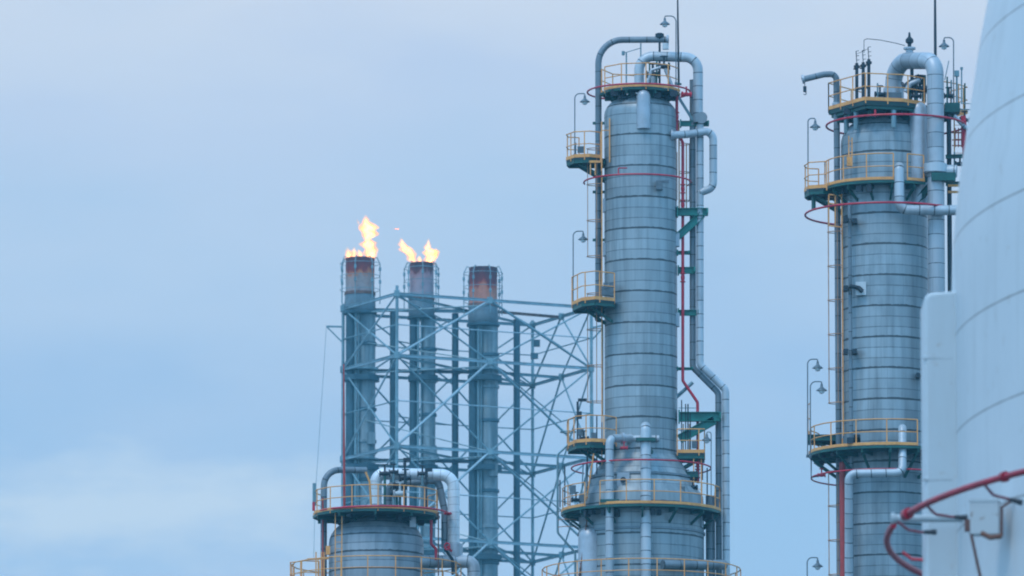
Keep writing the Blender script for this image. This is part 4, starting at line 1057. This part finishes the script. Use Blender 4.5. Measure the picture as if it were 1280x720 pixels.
def mat2():
    m, nt, b = newmat("white_casing_paint"); co = objco(nt)
    n_st = noise(nt, co, 1.0, 5, .6, (2.5, 2.5, .35)); n_b = noise(nt, co, .6, 5); n_s = noise(nt, co, 3.4, 6, .65)
    c = mixc(nt, n_b, (.52, .58, .605), (.60, .65, .67))
    c = mixc(nt, M_(nt, "MULTIPLY", ramp(nt, n_st, [(.50, 0.), (.75, 1.)]), .22), c, (.42, .42, .40))
    c = mixc(nt, M_(nt, "MULTIPLY", ramp(nt, n_s, [(.60, 0.), (.74, 1.)]), .45), c, (.38, .24, .14))
    nt.links.new(c, b.inputs["Base Color"]); nt.links.new(M_(nt, "MULTIPLY_ADD", n_s, .3, .3), b.inputs["Roughness"])
    return m
MAT["armw"] = paint("pale_arm_paint", (.44, .49, .51), .45, 0, .08, (.35, .3, .25), .25, 2)
MAT["crimson"] = paint("deep_crimson_paint", (.40, .006, .028), .42, 0, .25, (.12, .03, .03), .35, 2)
MAT["jointw"] = paint("joint_strip_paint", (.46, .50, .515), .5, 0, .2, (.2, .14, .1), .4, 3)
MAT["rednoz"] = paint("dull_red_paint", (.20, .03, .05), .5, 0, .3, (.05, .03, .03), .5, 3)
MAT["rustdark"] = paint("rust_brown_steel", (.16, .07, .055), .7, .1, .3, (.06, .04, .04), .4, 3)
tank()

# ================================================================== GROUND
def ground():
    m, nt, b = newmat("packed_gravel"); co = objco(nt)
    n = noise(nt, co, .02, 6); n2 = noise(nt, co, 1.5, 6)
    c = mixc(nt, n, (.06, .06, .055), (.11, .11, .10)); c = mixc(nt, M_(nt, "MULTIPLY", n2, .4), c, (.10, .10, .09))  # unseen ground, kept dark so less light bounces onto undersides
    nt.links.new(c, b.inputs["Base Color"]); b.inputs["Roughness"].default_value = .9
    mb = MB(); S = 9000
    mb.v = [V((-S, -S, 0)), V((S, -S, 0)), V((S, S, 0)), V((-S, S, 0))]; mb.quad((0, 1, 2, 3))
    tag(mb.build("ground", m), "flat dark gravel yard under the plant", None, None, "structure")
ground()

# ================================================================== AIR
HAZE = .00017
def haze():
    m = bpy.data.materials.new("haze_air"); m.use_nodes = True; nt = m.node_tree; nt.nodes.clear()
    out = nt.nodes.new("ShaderNodeOutputMaterial"); pv = nt.nodes.new("ShaderNodeVolumePrincipled")
    pv.inputs["Color"].default_value = (.32, .8, 1, 1); pv.inputs["Density"].default_value = HAZE
    nt.links.new(pv.outputs[0], out.inputs["Volume"])
    mb = MB(); mb.box((60, 420, 67.5), (300, 500, 68.8))
    tag(mb.build("haze", m), None, None, None, "stuff")
USE_HAZE = True
if USE_HAZE: haze()

# ================================================================== SKY AND SUN
SUN_EL, SUN_AZ = R_(58), R_(215)          # behind the viewer, to the left
w = bpy.data.worlds.new("World"); scene.world = w; w.use_nodes = True
nt = w.node_tree; nt.nodes.clear()
out = nt.nodes.new("ShaderNodeOutputWorld"); bg = nt.nodes.new("ShaderNodeBackground")
sky = nt.nodes.new("ShaderNodeTexSky"); sky.sky_type = "NISHITA"; sky.sun_disc = False
sky.sun_elevation = SUN_EL; sky.sun_rotation = SUN_AZ; sky.air_density = 1.3; sky.dust_density = .3; sky.ozone_density = 3.0
tc = nt.nodes.new("ShaderNodeTexCoord"); d = tc.outputs["Generated"]
sp = nt.nodes.new("ShaderNodeSeparateXYZ"); nt.links.new(d, sp.inputs[0])
cl = noise(nt, d, 1.0, 5, .5, (20, 20, 62)); cl2 = noise(nt, d, 1.0, 4, .5, (7, 7, 16))
# pale cloud low in front, deep clear blue overhead and behind the viewer
def rgb_scale(c, k):
    n = nt.nodes.new("ShaderNodeVectorMath"); n.operation = "SCALE"; n.inputs["Scale"].default_value = k
    nt.links.new(c, n.inputs[0]); return n.outputs[0]
nz = M_(nt, "ADD", M_(nt, "MULTIPLY", cl, .55), M_(nt, "MULTIPLY", cl2, .45))
el = M_(nt, "DIVIDE", M_(nt, "SUBTRACT", sp.outputs[2], .1125), .0675)          # 0 .. 1 through the low sky
el = M_(nt, "ADD", el, M_(nt, "MULTIPLY_ADD", nz, .9, -.45))
g6 = lambda *c: tuple(v / 6 for v in c)
band = rgb_scale(ramp(nt, el, [(0, g6(2.45, 3.98, 5.8)), (.32, g6(2.68, 4.0, 5.72)), (.6, g6(3.2, 4.38, 5.85)), (.85, g6(3.75, 4.6, 5.95)), (1, g6(4.6, 5.15, 6))]), 6)
cover = ramp(nt, nz, [(.42, .0), (.66, .55)])
cloud = mixc(nt, cover, band, (3.65, 4.65, 5.95))
# a pale bank low on the left
dx = M_(nt, "DIVIDE", M_(nt, "ADD", sp.outputs[0], .0420), .034); dz = M_(nt, "DIVIDE", M_(nt, "SUBTRACT", sp.outputs[2], .1203), .0078)
rr_ = M_(nt, "SQRT", M_(nt, "ADD", M_(nt, "MULTIPLY", dx, dx), M_(nt, "MULTIPLY", dz, dz)))
cl3 = noise(nt, d, 1.0, 6, .55, (60, 60, 170))
bank = ramp(nt, M_(nt, "ADD", rr_, M_(nt, "MULTIPLY_ADD", cl3, 2.4, -1.2)), [(.15, .9), (1.2, 0.)])
cloud = mixc(nt, bank, cloud, (3.9, 4.95, 6.0))
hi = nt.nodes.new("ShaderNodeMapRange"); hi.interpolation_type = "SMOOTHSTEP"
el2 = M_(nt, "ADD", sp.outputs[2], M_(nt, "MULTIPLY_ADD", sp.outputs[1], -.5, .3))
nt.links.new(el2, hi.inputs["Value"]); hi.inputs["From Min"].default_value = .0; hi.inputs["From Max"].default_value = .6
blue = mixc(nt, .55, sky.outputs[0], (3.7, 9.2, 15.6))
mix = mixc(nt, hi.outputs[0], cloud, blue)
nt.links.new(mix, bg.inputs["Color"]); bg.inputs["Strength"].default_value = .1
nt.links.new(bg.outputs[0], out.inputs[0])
sl = bpy.data.lights.new("sun", "SUN"); sl.energy = .8; sl.angle = R_(18); sl.color = (1, .95, .88)
so = bpy.data.objects.new("sun", sl); COL.objects.link(so)
# sky sun_rotation turns clockwise from +Y seen from above
sd = V((math.sin(SUN_AZ) * math.cos(SUN_EL), math.cos(SUN_AZ) * math.cos(SUN_EL), math.sin(SUN_EL)))
so.rotation_euler = sd.to_track_quat("Z", "Y").to_euler(); so.location = (0, -20, 60)

cd = bpy.data.cameras.new("camera"); co = bpy.data.objects.new("camera", cd); COL.objects.link(co)
co.location = CAM; co.rotation_euler = (PI / 2 + PITCH, 0, 0)
cd.sensor_width = 36; cd.lens = F / 1280 * 36; cd.clip_start = .5; cd.clip_end = 30000
cd.dof.use_dof = True; cd.dof.focus_distance = 385; cd.dof.aperture_fstop = 3.2
scene.camera = co
scene.render.engine = "CYCLES"
scene.cycles.use_denoising = True
scene.cycles.filter_width = 2.0
scene.cycles.max_bounces = 6; scene.cycles.volume_bounces = 1
scene.view_settings.view_transform = "Standard"; scene.view_settings.look = "None"
scene.view_settings.exposure = 0.5; scene.view_settings.gamma = 1
